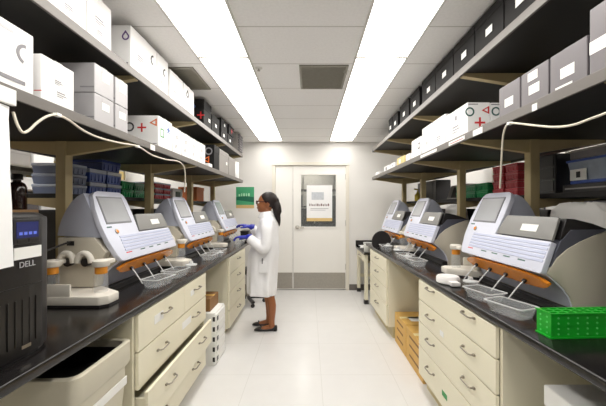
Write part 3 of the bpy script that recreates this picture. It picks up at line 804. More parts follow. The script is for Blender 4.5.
for i, (sd, y, lb) in enumerate(INST):
    inst = proto if i == 0 else copy_tree(proto)
    place_inst(inst, sd, y, lb)
    if i == 5:                  # no bottle station on the far right one
        for c_ in list(inst.children_recursive):
            if c_.name.split('.')[0] in ('bottle_tray', 'wash_bottle', 'bottle_guard', 'guard_recess', 'bottle_manifold', 'tray_shadow_gap', 'bottle_cap', 'cap_holder', 'data_port'):
                bpy.data.objects.remove(c_)

# clear waste trays
def tray_mesh(L=.20, Wd=.13, h=.052):
    o = thing('waste_tray', '', 'tray', (0,0,0))
    def rr(l, w, z): 
        r = .02; out = []
        for cx, cy, a0 in ((l/2-r, w/2-r, 0), (-l/2+r, w/2-r, PI/2), (-l/2+r, -w/2+r, PI), (l/2-r, -w/2+r, 1.5*PI)):
            for k in range(5): out.append((cx+r*math.cos(a0+PI/2*k/4), cy+r*math.sin(a0+PI/2*k/4), z))
        return out
    b = B(); b.loft([rr(L*.80, Wd*.76, .0), rr(L*.95, Wd*.93, h), rr(L*.92, Wd*.89, h), rr(L*.78, Wd*.73, .004)]); b.build('tray_body', CLEAR, o, 40)
    b = B(); b.loft([rr(L*.95, Wd*.93, h), rr(L*1.02, Wd*1.03, h), rr(L*1.02, Wd*1.03, h+.004), rr(L*.93, Wd*.90, h+.004), rr(L*.93, Wd*.90, h)], False); b.build('rim', CLEARTH, o, 40)
    return o
tp = tray_mesh(); first = [True]
def put_tray(x, y, rot, label, sc_=1., z=.911, pair=True):
    o = tp if first[0] else copy_tree(tp); first[0] = False
    o.location = (x, y, z); o.rotation_euler = (0, 0, rot); o.scale = (sc_, sc_, sc_)
    o['label'] = label; o['category'] = 'tray'; o['group'] = 'clear waste trays in front of the instruments'
for (x, y, r_, l) in ((.975, 1.50, -PI/2+.35, 'clear plastic tray by the green rack, right bench, nearer of two'), (.985, 1.745, -PI/2+.3, 'clear plastic tray under the sipper tubes, right bench, farther of the near two'),
                      (.955, 2.76, -PI/2+.1, 'clear tray in front of the middle right instrument, nearer of its two'), (.95, 3.07, -PI/2+.1, 'clear tray in front of the middle right instrument, farther of its two'),
                      (.935, 3.78, -PI/2, 'clear tray in front of the far right instrument'),
                      (-1.0, 2.06, PI/2-.2, 'clear plastic tray in front of the near left instrument, nearer of its two'), (-.995, 2.32, PI/2-.2, 'clear plastic tray in front of the near left instrument, farther of its two'),
                      (-.985, 3.09, PI/2-.08, 'clear tray in front of the middle left instrument, nearer of its two'), (-.985, 3.385, PI/2-.08, 'clear tray in front of the middle left instrument, farther of its two'),
                      (-.975, 4.36, PI/2-.1, 'clear tray below the gloved hands at the far left instrument')):
    put_tray(x, y, r_, l)
# white funnels and cups beside the trays
def cup(x, y, label, mat=CLEAR, s=1., tip=0.):
    o = thing('plastic_cup', label, 'cup', (x, y, .911))
    B().lathe((0,0,0), [(.026*s, 0), (.03*s, .004), (.034*s, .045*s), (.036*s, .048*s)], 20).build('cup_wall', mat, o, 50)
    B().lathe((0,0,.0485*s), [(.038*s, 0), (.038*s, .006*s), (.014*s, .012*s), (.012*s, .026*s)], 20).build('cup_lid', CLEARTH, o, 50)
def bowl(x, y, label, r=.075, h=.05):
    o = thing('weigh_tray', label, 'tray', (x, y, .911))
    B().lathe((0,0,0), [(r*.85, 0), (r, .008), (r, h*.8), (r*.9, h), (r*.75, h*.93)], 28).build('dish', M('white_plastic', (240,238,236), .4), o, 50)
    B().box(-.03, .03, -r-.045, -r+.02, .004, .03, .006).build('lip', M('white_plastic', (240,238,236)), o)
cup(-.935, 2.46, 'clear lidded cup by the farther tray of the near left instrument', s=1.2)
cup(-.93, 3.235, 'clear lidded cup between the trays of the middle left instrument', s=.9)
cup(.935, 3.24, 'clear lidded cup behind the trays of the middle right instrument', s=1.4)
cup(.925, 2.915, 'clear lidded cup between the trays of the middle right instrument', s=1.1)
cup(.925, 3.62, 'clear lidded cup in front of the far right instrument', s=1.3)
cup(1.0, 1.92, 'clear dropper topped cup beside the white dish on the right bench', s=1.15)
bowl(.95, 2.12, 'round white dish at the bottle end of the nearest right instrument')

# ------------------------------------------------------------------ green tube rack
gr = thing('tube_rack', 'bright green plastic test tube rack at the right edge of the photo on the bench', 'rack', (.953, 1.22, .911), .05)
b = B()
L_, D_, Hh = .30, .072, .098
wt = .003
for (x0, x1, y0, y1) in ((0, L_, 0, wt), (0, L_, D_-wt, D_), (0, wt, wt, D_-wt), (L_-wt, L_, wt, D_-wt)):
    b.box(x0, x1, y0, y1, 0, Hh)
fr_b = b
def holed(z, nm):
    q = B(); nx, ny = 8, 3
    for i in range(nx+1): q.box(i*(L_-.008)/nx, i*(L_-.008)/nx+.008, 0, D_, z, z+.003)
    for j in range(ny+1): q.box(.0, L_, j*(D_-.008)/ny, j*(D_-.008)/ny+.008, z, z+.0031)
    q.build(nm, GREENRACK, gr)
holed(Hh-.002, 'top_grid'); holed(.045, 'middle_grid'); holed(.0, 'base_grid')
nf = len(fr_b.bm.faces); dots = fr_b
for i in range(7):
    for j in range(4):
        dots.lathe((.03+i*.04, -.0001, .017+j*.021), [(.0042, .001), (.0042, -.0012)], 8, 'y')
for i in range(2):
    for j in range(4):
        dots.lathe((-.0001, .02+i*.032, .017+j*.021), [(.0042, .001), (.0042, -.0012)], 8, 'x')
fro = dots.build('frame', GREENRACK, gr)
fro.data.materials.append(M('green_light', (96, 214, 112), .4))
for p_ in list(fro.data.polygons)[nf:]: p_.material_index = 1
q = B()
for zz in (0, Hh-.004): q.box(-.004, L_+.004, -.004, .0, zz, zz+.006); q.box(-.004, .0, -.004, D_+.004, zz, zz+.006)
q.build('flange', GREENRACK, gr)

# ------------------------------------------------------------------ left foreground: tower, hanging sheet, bin
tw = thing('computer_tower', 'black tower computer with blue display and white label standing on the left bench', 'computer', (-.978, 1.10, .911))
def tower():
    b = B()
    pl = [(0, -.14), (.004, -.02), (0, .035), (-.018, .075), (-.035, .10), (-.46, .10), (-.46, -.14)]
    # facing +x; rounded corner toward the aisle on the far side
    b.hexa([(x, y, .012) for x, y in pl], [(x, y, .485) for x, y in pl], .008)
    b.build('case', TOWERC, tw, 40)
    B().hexa([(x*.9-.01, y*.9, .0) for x, y in pl], [(x*.9-.01, y*.9, .014) for x, y in pl]).build('foot', PLBLACK, tw)
    top = [(x*.985-.006, y*.96) for x, y in pl]
    B().hexa([(x, y, .484) for x, y in top], [(x-.02 if x > -.1 else x, y*.9, .499) for x, y in top], .004).build('top_cap', TOWERC, tw, 40)
    N = .006
    bz = B().box(.0, .0085, -.083, .018, .393, .478, .003).build('display_bezel', PLBLACK, tw)
    B().box(.0085, .0095, -.073, .010, .414, .468).build('display', LCD, bz)
    b2 = B()
    for k in range(4): b2.box(.0095, .0101, -.064+k*.018, -.052+k*.018, .424, .434)
    b2.build('display_print', M('lcd_glow', (90, 108, 200), .4, emit=.4), bz)
    b2 = B(); b2.box(.0085, .0105, -.07, -.035, .398, .410, .001); b2.box(.0085, .0105, -.028, .008, .398, .410, .001); b2.build('button', TOWERC, bz)
    B().box(.003, .0062, -.078, .026, .342, .382).build('label', LABEL, tw)
    text_mesh('DELL', .028, M('logo_silver', (206, 206, 210), .3, .3), 'maker_logo', tw, (.0062, -.030, .322), (PI/2, 0, PI/2))
    B().box(.0, .0052, -.135, .03, .247, .2505).build('bezel_seam', PLBLACK, tw)
    g_ = B()
    for k in range(6): g_.box(.0, .0055, -.125+k*.026, -.121+k*.026, .05, .205)
    g_.build('bezel_rib', TOWERC, tw)
    B().box(.0, .0056, -.05, -.015, .035, .046).build('badge', METAL, tw)
tower()
# white sheet draped from the shelf edge over the tower's near side
sh = thing('hanging_sheet', 'white plastic sheet hanging from the left lower shelf at the left edge of the photo', 'sheet', (-1.03, 1.0, H+.40))
b = B(); n = 12
ra, rb2 = [], []
edge = [(-1.028, 1.066, H+.345), (-1.02, 1.056, H+.30), (-1.0, 1.041, H+.2), (-.985, 1.026, H+.1), (-.968, 1.014, H+.0), (-.958, 1.004, H-.1), (-.95, .998, H-.19)]
rings = []
for (x, y, z) in edge:
    rw = []
    for k in range(n+1):
        t_ = k/n; yy = y - .36*t_; xx = x + .008*math.sin(t_*9+z*3) + .004
        rw.append((xx+1.03, yy-1.0, z-H-.40 - .02*t_*(z < H-.1)))
    rw2 = [(p[0]-.002, p[1], p[2]) for p in reversed(rw)]
    rings.append(rw + rw2)
b.loft(rings); b.build('film', PAPER, sh, 60)
B().box(-.004, .012, -.28, .08, -.05, .005, .003).build('clip_bar', LABEL, sh)
# waste bin under the counter
wb = thing('waste_bin', 'large beige plastic waste bin with dark open top under the left bench', 'bin', (-1.16, 1.36, 0))
def rr2(x0, x1, y0, y1, z, r=.04):
    out = []
    for cx, cy, a0 in ((x1-r, y1-r, 0), (x0+r, y1-r, PI/2), (x0+r, y0+r, PI), (x1-r, y0+r, 1.5*PI)):
        for k in range(5): out.append((cx+r*math.cos(a0+PI/2*k/4), cy+r*math.sin(a0+PI/2*k/4), z))
    return out
b = B()
b.loft([rr2(-.20, .215, -.14, .165, 0), rr2(-.235, .255, -.165, .195, .60), rr2(-.235, .255, -.165, .195, .66), rr2(-.222, .242, -.152, .182, .66), rr2(-.19, .205, -.13, .155, .02)])
b.build('bin_body', BINC, wb, 40)
b = B(); b.loft([rr2(-.243, .265, -.173, .203, .655), rr2(-.25, .272, -.18, .208, .67), rr2(-.25, .272, -.18, .208, .765), rr2(-.235, .257, -.165, .193, .77), rr2(-.225, .247, -.155, .185, .765), rr2(-.225, .247, -.155, .185, .655)], False)
b.build('rim', BINC, wb, 40)
b = B(); b.loft([rr2(-.222, .244, -.152, .182, .664), rr2(-.222, .244, -.152, .182, .735), rr2(-.215, .237, -.145, .175, .735), rr2(-.20, .21, -.13, .155, .1)]); b.build('bin_liner', PLBLACK, wb, 40)
B().box(.256, .262, -.10, .17, .56, .60, .002).build('paper_strip', LABEL, wb)

# left kneehole: drawer tower, brown box
dt = thing('drawer_tower', 'white plastic drawer tower with dark finger holes under the left bench', 'drawers', (-.985, 2.94, 0))
B().box(-.17, .14, -.15, .15, .0, .475, .006).build('shell', LABEL, dt)
for k in range(5):
    d = B().box(.14, .152, -.14, .14, .015+k*.091, .096+k*.091, .004).build('drawer', LABEL, dt)
    B().box(.150, .1535, -.135, -.09, .035+k*.091, .075+k*.091, .003).build('finger_hole', PLBLACK, d)
    B().box(.118, .139, -.1515, -.149, .035+k*.091, .075+k*.091).build('side_slot', PLBLACK, d)
bb = thing('cardboard_box', 'small brown cardboard box on top of the white drawer tower under the left bench', 'box', (-1.0, 2.95, .477))
B().box(-.12, .1, -.13, .13, 0, .115, .003).build('box_body', KRAFTDK, bb)
B().box(-.12, .1, -.02, .02, .113, .1165).build('tape', KRAFT, bb)
# right kneehole: golden boxes
G8 = 'golden cardboard boxes under the right bench'
for k, (ya, yb, nm) in enumerate(((2.95, 3.32, 'golden cardboard box under the right bench, against the far drawer cabinet'), (2.50, 2.935, 'golden cardboard box under the right bench, half hidden by the near drawer cabinet'))):
    o = thing('cardboard_box', nm, 'box', (1.12, (ya+yb)/2, 0), 0, G8)
    a = (yb-ya)/2
    B().box(-.20, .20, -a, a, 0, .31, .004).build('box_body', KRAFT, o)
    q = B(); q.box(-.2, .2, -.025, .025, .308, .3125); q.build('tape', M('packing_tape', (232, 214, 160), .3), o)
    for zz in (.07, .16, .24): B().box(-.2025, -.199, -a*.55, a*.55, zz, zz+.018, .001).build('hand_slot', KRAFTDK, o)
    B().box(-.12, .0, -.10, .02, .3085, .3125).build('shipping_label', LABEL, o)
wbx = thing('storage_box', 'white lidded storage box on the floor under the near right bench', 'box', (1.17, 1.10, 0))
B().box(-.20, .24, -.16, .16, 0, .64, .01).build('box_body', LABEL, wbx)
B().box(-.21, .25, -.17, .17, .62, .705, .008).build('lid', LABEL, wbx)

# stool beyond the left cabinet
st = thing('lab_stool', 'low black wheeled stool under the left bench behind the lab coat', 'stool', (-.92, 4.62, 0))
for k in range(5):
    a = 2*PI*k/5 + .2
    arm = B(); arm.hexa([(math.cos(a+s_)*r_, math.sin(a+s_)*r_, z) for (s_, r_, z) in ((.4, .03, .075), (.1, .26, .06), (-.1, .26, .06), (-.4, .03, .075))], [(math.cos(a+s_)*r_, math.sin(a+s_)*r_, z) for (s_, r_, z) in ((.4, .03, .115), (.1, .26, .085), (-.1, .26, .085), (-.4, .03, .115))]); arm.build('base_arm', PLBLACK, st)
    B().lathe((math.cos(a)*.25, math.sin(a)*.25-.012, .028), [(.028, 0), (.028, .024)], 14, 'y').build('caster', PLBLACK, st, 50)
B().lathe((0,0,.1), [(.028, 0), (.028, .18), (.018, .181), (.018, .36)], 14).build('gas_column', METAL, st, 50)
B().lathe((0,0,.45), [(.15, 0), (.18, .012), (.18, .05), (.16, .065), (.08, .07)], 24).build('seat', PLBLACK, st, 50)

# ------------------------------------------------------------------ right far end clutter
dm = thing('plastic_dome', 'round black dome tilted on the right bench between the far instrument and the desk', 'dome', (.925, 4.02, .911))
rings = []
for k in range(9):
    a = PI/2*k/8
    rings.append([(.135*math.cos(a)*math.cos(t_)*.9, .10*math.sin(a)*1.1 - .06, max(.0, .075 + .135*math.cos(a)*math.sin(t_))) for t_ in [2*PI*j/28 for j in range(28)]])
B().loft(rings).build('shell', PLBLACK, dm, 60)
B().tube([(.135*.9*math.cos(t_), -.06, max(.004, .075+.135*math.sin(t_))) for t_ in [2*PI*j/28 for j in range(29)]], .004, 6).build('rim', PLBLACK, dm, 60)
ph = thing('desk_phone', 'beige box with a dark handset on the desk beside the black dome', 'phone', (1.32, 4.98, .764))
B().box(-.16, .06, -.12, .12, 0, .27, .012).build('housing', CREAMDK, ph)
B().box(.065, .115, -.1, .1, .12, .30, .015).build('handset', PLBLACK, ph)
G9 = 'papers and tubs on the low desk'
for k, (x, y, z, r_, l) in enumerate(((1.02, 4.76, .764, .05, 'loose white papers on the low desk, nearer pile'), (.95, 5.11, .764, -.05, 'loose white papers on the low desk by the back wall'))):
    o = thing('paper_pile', l, 'papers', (x, y, z), r_)
    for j in range(4):
        s_ = B().box(-.10, .10, -.14, .14, .006*j, .006*j+.005); q = s_.build('sheet', PAPER, o); q.rotation_euler = (0, 0, .12*j-.2)
wc = thing('wash_bottle', 'white plastic tub standing on the low desk papers at the end of the bench', 'tub', (.88, 4.64, .764))
B().lathe((0,0,0), [(.05, 0), (.055, .01), (.062, .12), (.065, .125)], 24).build('tub_wall', LABEL, wc, 50)
B().lathe((0,0,.125), [(.067, 0), (.067, .012), (.05, .016)], 24).build('tub_lid', CLEARTH, wc, 50)
fb = thing('storage_crate', 'dark crate on the floor under the low desk', 'crate', (1.22, 4.98, 0))
B().box(-.2, .2, -.2, .2, 0, .22, .01).build('crate_body', PLBLACK, fb)
B().box(-.21, .21, -.21, .21, .19, .225, .005).build('crate_rim', TOWERC, fb)
bkb = thing('waste_box', 'black box standing on the left bench beyond the gloved hands', 'box', (-.965, 4.80, .911))
B().hexa([(-.06, -.12, 0), (.05, -.12, 0), (.05, .12, 0), (-.06, .12, 0)], [(-.07, -.14, .15), (.06, -.14, .15), (.06, .14, .15), (-.07, .14, .15)], .006).build('box_body', PLBLACK, bkb)
B().box(-.075, .065, -.145, .145, .15, .16, .003).build('rim', TOWERC, bkb)

# poster on the back wall
po = thing('wall_poster', 'green poster with pale lettering and tan bottom band on the back wall', 'poster', (-1.10, YB-.003, H-.02))
B().box(-.155, .155, -.002, 0, .055, .365).build('green_field', POSTERG, po)
B().box(-.155, .155, -.002, 0, 0, .055).build('tan_band', POSTERT, po)
B().extr([(-.155, -.0022, .14), (.155, -.0022, .10), (.155, -.0022, .19), (.0, -.0022, .21), (-.155, -.0022, .19)], (0, -.0005, 0)).build('hill_shape', POSTERD, po)
q = B(); x = -.11
while x < .10:
    wd = random.choice((.016, .024, .03)); q.box(x, x+wd, -.0035, -.002, .205, .205+random.choice((.035, .05))); x += wd+.02
q.build('lettering', M('pale_green', (176, 222, 186), .5), po)

# ------------------------------------------------------------------ items on the ledges and in the next bays
LEDGE = 1.5155
def tipbox(x, y, z, sx, sy, h, mat, label, group, lidmat=None):
    sy -= .006
    o = thing('tip_box', label, 'box', (x, y, z), 0, group)
    B().hexa([(-sx*.47, -sy*.47, 0), (sx*.47, -sy*.47, 0), (sx*.47, sy*.47, 0), (-sx*.47, sy*.47, 0)], [(-sx/2, -sy/2, h*.7), (sx/2, -sy/2, h*.7), (sx/2, sy/2, h*.7), (-sx/2, sy/2, h*.7)], .004).build('tub', mat, o)
    B().box(-sx/2-.002, sx/2+.002, -sy/2-.002, sy/2+.002, h*.7+.0005, h-.001, .005).build('tub_lid', lidmat or mat, o)
    q = B()
    for k in range(4): q.box(-sx/2-.001, sx/2+.001, -sy*.4+k*sy*.22, -sy*.4+k*sy*.22+.01, h*.1, h*.6)
    q.build('side_rib', mat, o)
GB = 'blue tip boxes on the ledge behind the left bench'
XLg = -1.74
k = 0
for j, y in enumerate((2.37, 2.57)):
    for l in range(2):
        tipbox(XLg, y, LEDGE+l*.101, .26, .19, .10, BLUEBOX, 'blue tip box behind the left posts, %s of stack %s from camera' % (('bottom', 'top')[l], ('one', 'two')[j]), GB, CLEARLID)
tipbox(XLg, 2.54, LEDGE+.203, .25, .24, .085, M('dark_blue_tub', (34, 52, 120), .3), 'dark blue tub sitting on top of the blue tip boxes', None)
for l in range(3): tipbox(XLg, 2.17, LEDGE+l*.071, .24, .19, .07, M('steel_blue_box', (120, 130, 158), .5), 'blue grey frosted box between the near left post and the blue boxes, layer %s' % ('one', 'two', 'three')[l], 'frosted boxes behind the left bench', CLEARLID)
GG = 'green tip boxes behind the left bench'
for j, y in enumerate((2.76, 2.95, 3.14)):
    for l in range(2): tipbox(XLg, y, LEDGE+l*.071, .26, .18, .07, GREENBOX, 'green tip box behind the left bench, %s layer, %s from the blue boxes' % (('lower', 'upper')[l], ('first', 'second', 'third')[j]), GG)
for j, y in enumerate((3.36, 3.55)):
    for l in range(3): tipbox(XLg, y, LEDGE+l*.061, .24, .18, .06, REDBOX, 'pink red tip box behind the left bench, %s layer of the %s pile' % (('lowest', 'middle', 'top')[l], ('nearer', 'farther')[j]), 'red tip boxes behind the left bench', CLEARLID)
ob = thing('folder_box', 'orange brown file box on the ledge behind the third left post', 'box', (-1.75, 4.62, LEDGE))
B().box(-.13, .13, -.15, .15, 0, .2, .004).build('box_body', M('orange_board', (196, 104, 44), .5), ob)
B().box(-.135, .135, -.155, .155, .16, .205, .003).build('box_lid', M('orange_board', (196,104,44)), ob)
wm = thing('bench_printer', 'white and dark printer on the ledge between the second and third left posts', 'printer', (-1.75, 3.82, LEDGE))
B().box(-.14, .14, -.14, .14, 0, .14, .02).build('casing', M('white_plastic', (240,238,236)), wm)
B().box(.141, .143, -.08, .06, .02, .10).build('output_slot', PLBLACK, wm)
B().box(-.1, .1, -.146, -.141, .03, .11).build('front_cover', PLBLACK, wm)
# right ledge
XRg = 1.68
for j, y in enumerate((2.43, 2.60)):
    for l in range(4): tipbox(XRg, y, LEDGE+l*.064, .19, .155, .063, REDBOX, 'red tip box on the ledge behind the right bench, layer %s, %s pile' % (('one', 'two', 'three', 'four')[l], ('nearer', 'farther')[j]), 'red tip boxes behind the right bench')
for j, y in enumerate((2.80, 3.0, 3.2)):
    for l in range(2): tipbox(XRg, y, LEDGE+l*.066, .24, .19, .065, GREENBOX, 'green tip box behind the right bench, %s layer, %s from the red piles' % (('lower', 'upper')[l], ('first', 'second', 'third')[j]), 'green tip boxes behind the right bench', )
tb = thing('plastic_tub', 'clear grey plastic tub with blue rim on the ledge behind the right bench', 'tub', (1.70, 1.70, LEDGE+.052))
B().hexa([(-.11, -.17, 0), (.11, -.17, 0), (.11, .17, 0), (-.11, .17, 0)], [(-.125, -.19, .13), (.125, -.19, .13), (.125, .19, .13), (-.125, .19, .13)], .006).build('tub_wall', M('grey_blue_plastic', (150, 162, 180), .25, var=.1, scale=20), tb)
B().box(-.13, .13, -.195, .195, .128, .142, .004).build('rim', BLUEBOX, tb)
B().box(-.118, .118, -.178, .178, -.0, .018, .004).build('base_band', BLUEBOX, tb)
B().box(-.1135-.012, -.1135-.010, .06, .17, .02, .085).build('label', LABEL, tb)
B().box(-.1135-.0145, -.1135-.012, .10, .125, .035, .07).build('print', PLBLACK, tb)
lt = thing('lid_stack', 'grey lid stack resting on the blue rimmed tub', 'lid', (1.70, 1.70, LEDGE+.1945))
B().box(-.12, .12, -.18, .18, 0, .06, .01).build('lid_body', SILVERBOX, lt)
B().box(-.125, .125, -.185, .185, .045, .055, .003).build('lid_flange', GREYBOX, lt)
o = thing('tray_case', 'flat black case under the blue rimmed tub behind the right bench', 'case', (1.70, 1.62, LEDGE))
B().box(-.13, .13, -.32, .30, 0, .05, .006).build('casing', PLBLACK, o)
B().box(-.132, -.129, -.30, .28, .02, .028).build('seam', GREYBOX, o)
o = thing('tube_cabinet', 'upright black cabinet on the ledge just right of the near right post', 'cabinet', (1.70, 2.06, LEDGE))
B().box(-.12, .12, -.075, .075, 0, .26, .006).build('casing', PLBLACK, o)
for zz in (.02, .10, .18): B().box(-.124, -.12, -.06, .06, zz, zz+.07, .002).build('drawer', TOWERC, o)
# dark equipment on the far halves of the benches
def darkbox(x, y, w_, d_, h_, label, m=PLBLACK):
    o = thing('bench_equipment', label, 'equipment', (x, y, .911), 0)
    B().box(-w_/2, w_/2, -d_/2, d_/2, 0, h_, .012).build('casing', m, o)
    B().box(-w_/2-.002, w_/2+.002, -d_/2+.03, d_/2-.03, h_*.75, h_*.82, .002).build('trim_band', SIDEDK, o)
    B().lathe((-w_/2*(1 if x > 0 else -1), d_/2-.08, h_*.55), [(.012, -.004), (.012, .004)], 12, 'x').build('indicator', LABEL, o)
for (x, y, d_, l) in ((-1.76, 2.4, .80, 'black equipment case behind the near left instrument'), (-1.76, 3.4, .80, 'black equipment case behind the middle left instrument'), (1.79, 1.55, .8, 'black equipment case under the ledge at the right edge of the photo'), (1.79, 2.5, .8, 'black equipment case under the red tip boxes behind the right bench'), (1.79, 3.5, .7, 'black equipment case behind the middle right instrument')):
    darkbox(x, y, .34, d_, .50, l)
# white dust covers
def cover(x, y, label, w_=.30, d_=.5, h_=.53):
    o = thing('dust_cover', label, 'cover', (x, y, .911))
    b = B()
    rings = []
    for (zz, k) in ((0, 1), (h_*.72, .98), (h_*.93, .86), (h_, .62), (h_+.008, .3)):
        rings.append([(w_/2*k*math.copysign(abs(math.cos(a))**.5, math.cos(a)), d_/2*k*math.copysign(abs(math.sin(a))**.5, math.sin(a)) , zz+.006*math.sin(7*a)*(zz > h_*.5)) for a in [2*PI*j/40 for j in range(40)]])
    b.loft(rings); b.build('fabric_cover', M('cover_white', (238, 236, 232), .6, var=.02), o, 50)
    B().tube([(w_/2*1.0*math.copysign(abs(math.cos(a))**.5, math.cos(a)), d_/2*1.0*math.copysign(abs(math.sin(a))**.5, math.sin(a)), .01) for a in [2*PI*j/40 for j in range(41)]], .006, 6).build('hem', M('cover_white', (238,236,232)), o)
cover(1.535, 1.74, 'white dust cover behind the lid of the nearest right instrument', .12, .44, .535)
cover(1.535, 3.24, 'white dust cover behind the lid of the middle right instrument', .12, .40, .53)
yb_ = thing('spray_bottle', 'yellow bottle on the ledge behind the far right instrument', 'bottle', (1.62, 4.62, LEDGE))
B().lathe((0,0,0), [(.04, 0), (.045, .01), (.045, .09), (.02, .12), (.018, .14)], 18).build('bottle_body', YELLOW, yb_, 50)
B().tube([(0,0,.14), (0,0,.175), (-.05,0,.18)], .012, 8).build('trigger_head', YELLOW, yb_, 50)
darkcab = thing('equipment_case', 'black case on the ledge behind the far right instrument', 'equipment', (1.76, 4.55, LEDGE))
B().box(-.06, .14, -.4, .3, 0, .28, .01).build('casing', PLBLACK, darkcab)
B().box(-.063, -.06, -.3, .2, .03, .25).build('door_panel', TOWERC, darkcab)
ge = thing('bench_meter', 'grey bench meter on the ledge between the right posts', 'equipment', (1.76, 3.55, LEDGE))
B().extr([(-.10, -.2, 0), (.12, -.2, 0), (.12, -.2, .17), (-.04, -.2, .17)], (0, .4, 0), .008).build('casing', GREYBOX, ge)
B().extr([(-.098, -.12, .02), (-.058, -.12, .14), (-.062, -.12, .142), (-.102, -.12, .022)], (0, .2, 0)).build('display', PLBLACK, ge)

# near-left: wooden shelf with brown bottles, on the ledge line
ws = thing('wooden_shelf', 'short wooden board with bottles behind the black tower', 'shelf', (-1.72, 1.35, 1.385))
B().box(-.18, .16, -.45, .44, 0, .03, .003).build('board', WOOD, ws)
for y in (-.4, .36): B().box(-.16, .12, y, y+.03, -.474, 0).build('support', POST, ws)
for k, (x, y, nm) in enumerate(((-1.62, 1.72, 'brown glass bottle with black cap, right one of the pair above the black tower'), (-1.62, 1.62, 'brown glass bottle with black cap, left one of the pair above the black tower'))):
    o = thing('reagent_bottle', nm, 'bottle', (x, y, 1.4155), 0, 'brown bottles on the wooden shelf')
    B().lathe((0,0,0), [(.040, 0), (.043, .006), (.043, .125), (.034, .145), (.018, .155), (.018, .165)], 22).build('bottle_glass', GLASSBR, o, 50)
    B().lathe((0,0,.1655), [(.026, 0), (.026, .028), (.022, .032)], 18).build('cap', PLBLACK, o, 50)
ob = thing('wash_bottle', 'white plastic bottle with pale label beside the brown bottles', 'bottle', (-1.72, 1.80 if False else 1.745, 1.4155))
ob.location = (-1.80, 1.73, 1.4155)
B().lathe((0,0,0), [(.036, 0), (.038, .006), (.038, .11), (.02, .13), (.016, .14)], 18).build('bottle_body', LABEL, ob, 50)
B().lathe((0,0,.1405), [(.02, 0), (.02, .02)], 14).build('cap', LABEL, ob, 50)
rd = thing('sharps_tub', 'red tub at the left edge of the photo above the black tower', 'tub', (-1.60, 1.46, 1.4155))
B().lathe((0,0,0), [(.045, 0), (.05, .01), (.055, .10), (.057, .105)], 20).build('tub_wall', RED, rd, 50)
B().lathe((0,0,.1055), [(.058, 0), (.058, .01), (.04, .014)], 20).build('tub_lid', LABEL, rd, 50)

# racks against the far walls of the next bays
def bay_rack(side, label):
    s = -1 if side == 'L' else 1
    o = thing('storage_rack', label, 'rack', (s*3.18, 2.9, 0))
    for z in (.4, .9, 1.35, 1.6, 1.85, 2.15): B().box(-.17, .17, -2.2, 2.2, z, z+.02).build('shelf', METAL, o)
    for y in (-2.2, -1.1, 0, 1.1, 2.17):
        for x in (-.16, .16): B().box(x-.012, x+.012, y, y+.03, 0, 2.3).build('upright', METAL, o)
    rnd = random.Random(7 if s < 0 else 9)
    cols = [WHITEBOX, SILVERBOX, WHITEBOX, GREYBOX, M('steel_blue_box', (120, 130, 158), .5), CREAMBOX]
    cn = {'white_carton': 'white', 'silver_grey_carton': 'silver', 'grey_carton': 'grey', 'steel_blue_box': 'blue grey', 'cream_carton': 'cream'}
    on = ('first', 'second', 'third', 'fourth', 'fifth', 'sixth', 'seventh', 'eighth', 'ninth', 'tenth', 'eleventh', 'twelfth')
    for z, nm in ((1.37, 'bottom visible'), (1.62, 'middle'), (1.87, 'top')):
        y = -1.0; i = 0
        while y < 2.0:
            L = rnd.uniform(.2, .42); m = rnd.choice(cols); hh = rnd.uniform(.1, .2)
            b = B().box(-.13, .13, 0, L-.03, 0, hh, .004); 
            q = thing('carton', '%s box, far %s bay rack, %s shelf, %s from the camera' % (cn[m.name], 'left' if s < 0 else 'right', nm, on[min(i, 11)]), 'box', (s*3.18, 2.9+y, z+.001), 0, 'boxes on the %s bay rack' % ('left' if s < 0 else 'right'))
            b.build('box_body', m, q)
            B().box(-.132, .132, -.002, L-.028, hh*.75, hh+.002, .003).build('box_lid', m, q)
            y += L + .01; i += 1
bay_rack('L', 'steel storage rack on the far wall of the left bay')
bay_rack('R', 'steel storage rack on the far wall of the right bay')

# power lead from the tower to the near instrument
pc = thing('power_cord', 'black cord plugged into the side of the nearest left instrument', 'cord', (-1.36, 1.70, 1.2))
B().tube(smooth_path([(-.06, -.32, -.06), (-.05, -.2, -.03), (-.02, -.07, .0), (.0, .06, .03), (-.0, .122, .025)]), .006, 8).build('cord', PLBLACK, pc, 60)
B().box(-.014, .014, .10, .128, .012, .038, .003).build('plug', PLBLACK, pc)

